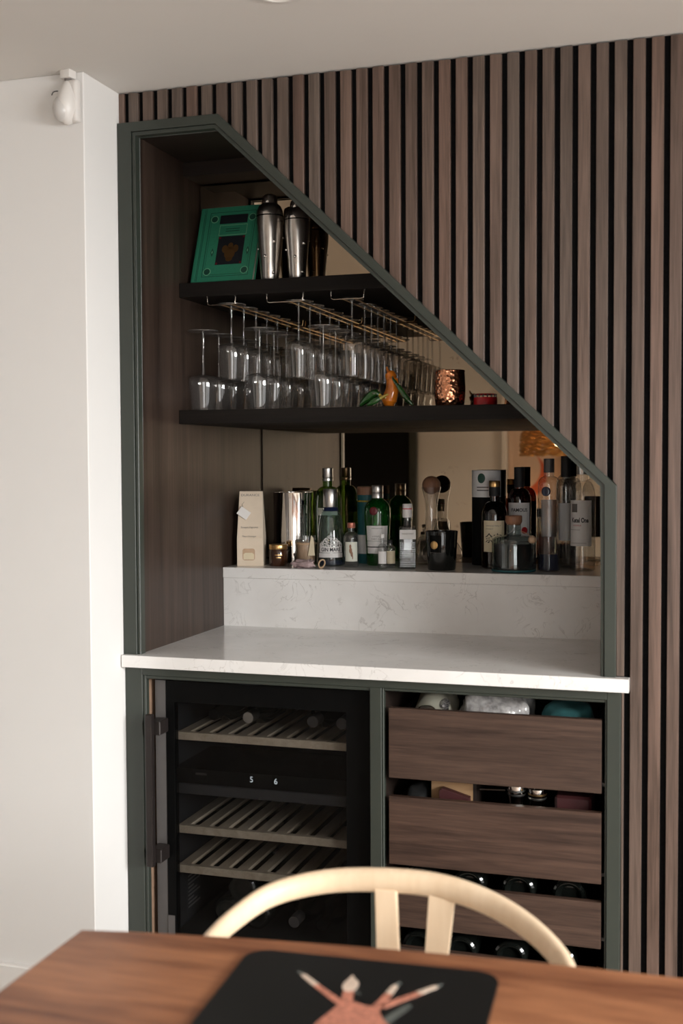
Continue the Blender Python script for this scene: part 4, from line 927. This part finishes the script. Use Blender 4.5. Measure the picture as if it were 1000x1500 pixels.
for cx_, cy_, a0 in ((mw - mr, mh - mr, 0), (-mw + mr, mh - mr, 90), (-mw + mr, -mh + mr, 180), (mw - mr, -mh + mr, 270)):
    for k in range(7): a = math.radians(a0 + k * 15); pp.append((cx_ + mr * math.cos(a), cy_ + mr * math.sin(a)))
obj('board', prism(pp, 0.0, 0.004, 'Z', 0.0008, 1), 'mat', pm)
def flat(pts_, mat, name, z=0.0044): return obj(name, prism(pts_, 0.0036, z, 'Z'), mat, pm)
def limb(p, q, w0, w1, mat, name, z=0.0046):
    p = Vector((p[0], p[1])); q = Vector((q[0], q[1])); d = (q - p).normalized(); n = Vector((-d.y, d.x))
    a, b_, c, e = p + n * w0, p - n * w0, q - n * w1, q + n * w1
    return flat([(a.x, a.y), (b_.x, b_.y), (c.x, c.y), (q.x + d.x * w1, q.y + d.y * w1), (e.x, e.y)], mat, name, z)
def ell(cx_, cy_, rx, ry, mat, name, z=0.0045, n=24): return flat([(cx_ + rx * math.cos(2 * PI * k / n), cy_ + ry * math.sin(2 * PI * k / n)) for k in range(n)], mat, name, z)
flat([(-0.030, -0.095), (0.062, -0.095), (0.060, -0.050), (0.046, -0.030), (0.036, -0.006), (0.020, -0.004), (0.006, 0.002), (-0.010, 0.000), (-0.018, -0.030), (-0.026, -0.058)], 'dress', 'dress_print')
limb((-0.004, -0.006), (-0.009, 0.030), 0.0075, 0.0065, 'dress', 'neck_print', 0.0048)
ell(-0.0105, 0.045, 0.0095, 0.0185, 'skin', 'head_print', 0.0050); flat([(-0.0185, 0.056), (-0.0145, 0.0745), (-0.0060, 0.057)], 'skin', 'headdress_print', 0.0049); limb((-0.004, 0.030), (0.006, 0.025), 0.0025, 0.0012, 'greyprint', 'ribbon_print', 0.0047)
limb((-0.010, -0.006), (-0.055, 0.038), 0.0055, 0.0040, 'dress', 'arm_print', 0.0047)
limb((-0.053, 0.036), (-0.076, 0.060), 0.0042, 0.0036, 'skin', 'glove_print', 0.0049); limb((-0.076, 0.060), (-0.086, 0.069), 0.0030, 0.0020, 'greyprint', 'tip_print', 0.0048)
limb((0.034, -0.008), (0.0415, 0.035), 0.0065, 0.0042, 'dress', 'arm_print', 0.0047); limb((0.0412, 0.033), (0.0445, 0.056), 0.0045, 0.0038, 'skin', 'glove_print', 0.0049)
limb((0.0445, 0.056), (0.0480, 0.067), 0.0030, 0.0020, 'greyprint', 'tip_print', 0.0048)
limb((0.040, -0.002), (0.079, 0.046), 0.0055, 0.0040, 'dress', 'arm_print', 0.0047); limb((0.076, 0.043), (0.094, 0.066), 0.0042, 0.0036, 'skin', 'glove_print', 0.0049)
limb((0.094, 0.066), (0.100, 0.074), 0.0030, 0.0020, 'greyprint', 'tip_print', 0.0048)
limb((0.048, -0.046), (0.071, 0.008), 0.0070, 0.0045, 'greyprint', 'fin_print', 0.0043)

def make_chair(label):
    ox, oy = 0.963, -1.10
    t = thing('dining_chair', label, 'chair', (ox, oy, 0), group=None)
    raw = [(0.706, -1.215, 0.682), (0.698, -1.130, 0.690), (0.7078, -1.0488, 0.700), (0.742, -0.974, 0.715), (0.820, -0.930, 0.729), (0.921, -0.921, 0.738), (1.012, -0.926, 0.738), (1.0955, -0.955, 0.729), (1.166, -1.006, 0.715), (1.2173, -1.073, 0.700), (1.238, -1.145, 0.690), (1.240, -1.225, 0.682)]
    path = smoothpath([(x - ox, y - oy, z) for x, y, z in raw], 6); n = len(path)
    rr = [0.0165 + 0.0035 * math.sin(PI * i / (n - 1)) for i in range(n)]
    obj('top_rail', tube(path, rr, 16, flat=0.72), 'chair', t, 'all')
    sp = [(-0.0625, 0.726), (-0.0265, 0.726), (-0.0235, 0.63), (-0.014, 0.53), (-0.001, 0.470), (0.012, 0.53), (0.0205, 0.63), (0.0265, 0.726), (0.0685, 0.726), (0.0570, 0.63), (0.044, 0.53), (0.026, 0.46), (0.024, 0.435), (-0.024, 0.435), (-0.026, 0.46), (-0.046, 0.53), (-0.0595, 0.63)]
    obj('splat', prism(sp, 0.166, 0.178, 'Y', 0.002), 'chair', t)
    for s in (-1, 1):
        obj('leg', tube(smoothpath([(s * 0.20, 0.19, 0.0), (s * 0.205, 0.185, 0.30), (s * 0.225, 0.140, 0.45), (s * 0.250, 0.020, 0.60), (s * 0.258, -0.035, 0.690)], 5), 0.0165, 12), 'chair', t, 'all')
        obj('leg', tube(smoothpath([(s * 0.235, -0.235, 0.0), (s * 0.232, -0.230, 0.25), (s * 0.225, -0.225, 0.455)], 5), 0.0175, 12), 'chair', t, 'all')
        obj('stretcher', tube([(s * 0.205, 0.185, 0.27), (s * 0.232, -0.230, 0.24)], 0.010, 10), 'chair', t, True)
        obj('seat_rail', tube([(s * 0.215, 0.165, 0.43), (s * 0.226, -0.225, 0.44)], 0.014, 10), 'chair', t, True)
    obj('seat_rail', tube([(-0.213, 0.165, 0.43), (0.213, 0.165, 0.43)], 0.014, 10), 'chair', t, True)
    obj('seat_rail', tube([(-0.225, -0.225, 0.44), (0.225, -0.225, 0.44)], 0.014, 10), 'chair', t, True)
    sb = bmesh.new(); c0 = sb.verts.new((0, -0.03, 0.425))
    cs = [sb.verts.new(p) for p in ((-0.225, -0.225, 0.452), (0.225, -0.225, 0.452), (0.213, 0.165, 0.442), (-0.213, 0.165, 0.442))]
    lo = [sb.verts.new((v.co.x, v.co.y, v.co.z - 0.025)) for v in cs]
    for i in range(4):
        sb.faces.new([c0, cs[i], cs[(i + 1) % 4]]); sb.faces.new([cs[i], lo[i], lo[(i + 1) % 4], cs[(i + 1) % 4]])
    sb.faces.new(lo[::-1]); obj('woven_seat', sb, 'cord', t)
    return t
ch1 = make_chair('pale wood wishbone chair facing the table in front of the wine fridge and drawers')
ch2 = copy_tree(ch1); ch2.location.x += 0.705; ch2.location.y += 0.0
ch2['label'] = 'pale wood wishbone chair beside the slatted wall, only its arm edge showing'

# ------------------------------------------------------------------ motion sensor, downlight
t = thing('motion_sensor', 'white motion sensor in the corner under the ceiling', 'sensor', (-0.055, -0.1765, 2.218), math.radians(-8))
def sphere_part(name, c, r3, mat, cut=None, n=24):
    b = bmesh.new(); bmesh.ops.create_uvsphere(b, u_segments=n, v_segments=n // 2 + 4, radius=1.0)
    for v in b.verts:
        k = 1 - 0.28 * max(0, v.co.z) if cut else 1
        v.co = Vector((c[0] + v.co.x * r3[0] * k, c[1] + v.co.y * r3[1] * (1 - 0.45 * max(0, v.co.z) if cut else 1), c[2] + v.co.z * r3[2]))
    return obj(name, b, mat, t, 'all')
obj('back_plate', box(-0.016, 0.028, -0.026, -0.002, 0.004, 0.104, 0.010, None, 4), 'sensor', t, True)
sphere_part('housing', (0.001, -0.024, 0.050), (0.024, 0.030, 0.052), 'sensor', True)
sphere_part('lens', (-0.006, -0.036, 0.034), (0.0215, 0.022, 0.031), 'lens')
obj('slot', tube(smoothpath([(-0.028, -0.045, 0.066), (-0.016, -0.0535, 0.0695), (-0.003, -0.0535, 0.070)], 5), 0.0012, 6), 'ink', t, True)
obj('mount', box(-0.016, 0.012, -0.030, -0.002, 0.108, 0.128, 0.003, None, 2), 'sensor', t, True)
obj('mount_neck', lathe([(0.010, 0.098), (0.008, 0.104), (0.010, 0.110)], 14, None, (-0.002, -0.016)), 'greyink', t, True)
t = thing('downlight', 'round white recessed downlight in the ceiling', 'downlight', (0.582, -0.482, CZ))
obj('trim_ring', lathe([(0.036, -0.001), (0.040, -0.005), (0.048, -0.004), (0.0505, 0.0), (0.036, 0.0)], 36), 'sensor', t, True)
obj('lamp_face', lathe([(0, -0.0008), (0.036, -0.0012)], 32), 'lens', t, True)

# ------------------------------------------------------------------ things at the far side of the room, seen in the mirror
t = thing('pendant_lamp', 'woven rattan pendant lamp reflected in the mirror', 'pendant lamp', (0.43, -3.62, 1.44))
for k in range(13):
    z = 0.012 + k * 0.024
    pth = [((0.25 + 0.010 * math.sin(i * PI / 2 + (k % 2) * PI)) * math.cos(2 * PI * i / 72) * (1 - 0.2 * (k / 13) ** 2), (0.25 + 0.010 * math.sin(i * PI / 2 + (k % 2) * PI)) * math.sin(2 * PI * i / 72) * (1 - 0.2 * (k / 13) ** 2), z + 0.006 * math.sin(i * 1.3 + k)) for i in range(72)]
    obj('cane_ring', tube(pth, 0.0105, 6, closed=True), 'rattan', t, 'all')
for k in range(24):
    a = 2 * PI * k / 24
    obj('cane_rib', tube([(0.25 * math.cos(a), 0.25 * math.sin(a), 0.0), (0.242 * math.cos(a), 0.242 * math.sin(a), 0.15), (0.20 * math.cos(a), 0.20 * math.sin(a), 0.32)], 0.004, 6), 'rattan', t, True)
obj('top_hoop', lathe([(0.03, 0.318), (0.20, 0.318), (0.20, 0.324), (0.03, 0.324)], 24), 'rattan', t, True)
obj('cable', tube([(0, 0, 0.20), (0, 0, CZ - 1.44)], 0.003, 6), 'ink', t, True)
b = bmesh.new(); bmesh.ops.create_uvsphere(b, u_segments=16, v_segments=10, radius=0.04)
obj('bulb', b, 'bulb', t, 'all', (0, 0, 0.17))
pl = bpy.data.lights.new('pendant_bulb_light', 'POINT'); pl.energy = 6; pl.color = (1.0, 0.72, 0.42); pl.shadow_soft_size = 0.04
po = bpy.data.objects.new('pendant_bulb_light', pl); COL.objects.link(po); po.location = (0.43, -3.62, 1.55)
t = thing('wall_poster', 'tall poster with an orange crescent on the rear wall', 'poster', (0.0, YR, 0.75))
obj('sheet', box(-0.005, 0.372, 0.001, 0.012, 0.0, 1.05), 'poster', t)
def dpr(cx_, cz_, r, y, mat, nm):
    pts_ = [(min(0.371, max(-0.004, cx_ + r * math.cos(2 * PI * k / 40))), cz_ + r * math.sin(2 * PI * k / 40)) for k in range(40)]
    obj(nm, prism(pts_, 0.011, y), mat, t)
dpr(0.10, 0.55, 0.175, 0.0130, 'posterorange', 'orange_disc'); dpr(0.07, 0.60, 0.160, 0.0136, 'poster', 'pale_disc')
tag(obj('wall_panel', box(0.405, 0.475, YR + 0.001, YR + 0.05, 0.85, 1.62, 0.003), 'matblack'), 'narrow black panel hanging beside the orange poster on the rear wall', 'wall panel')
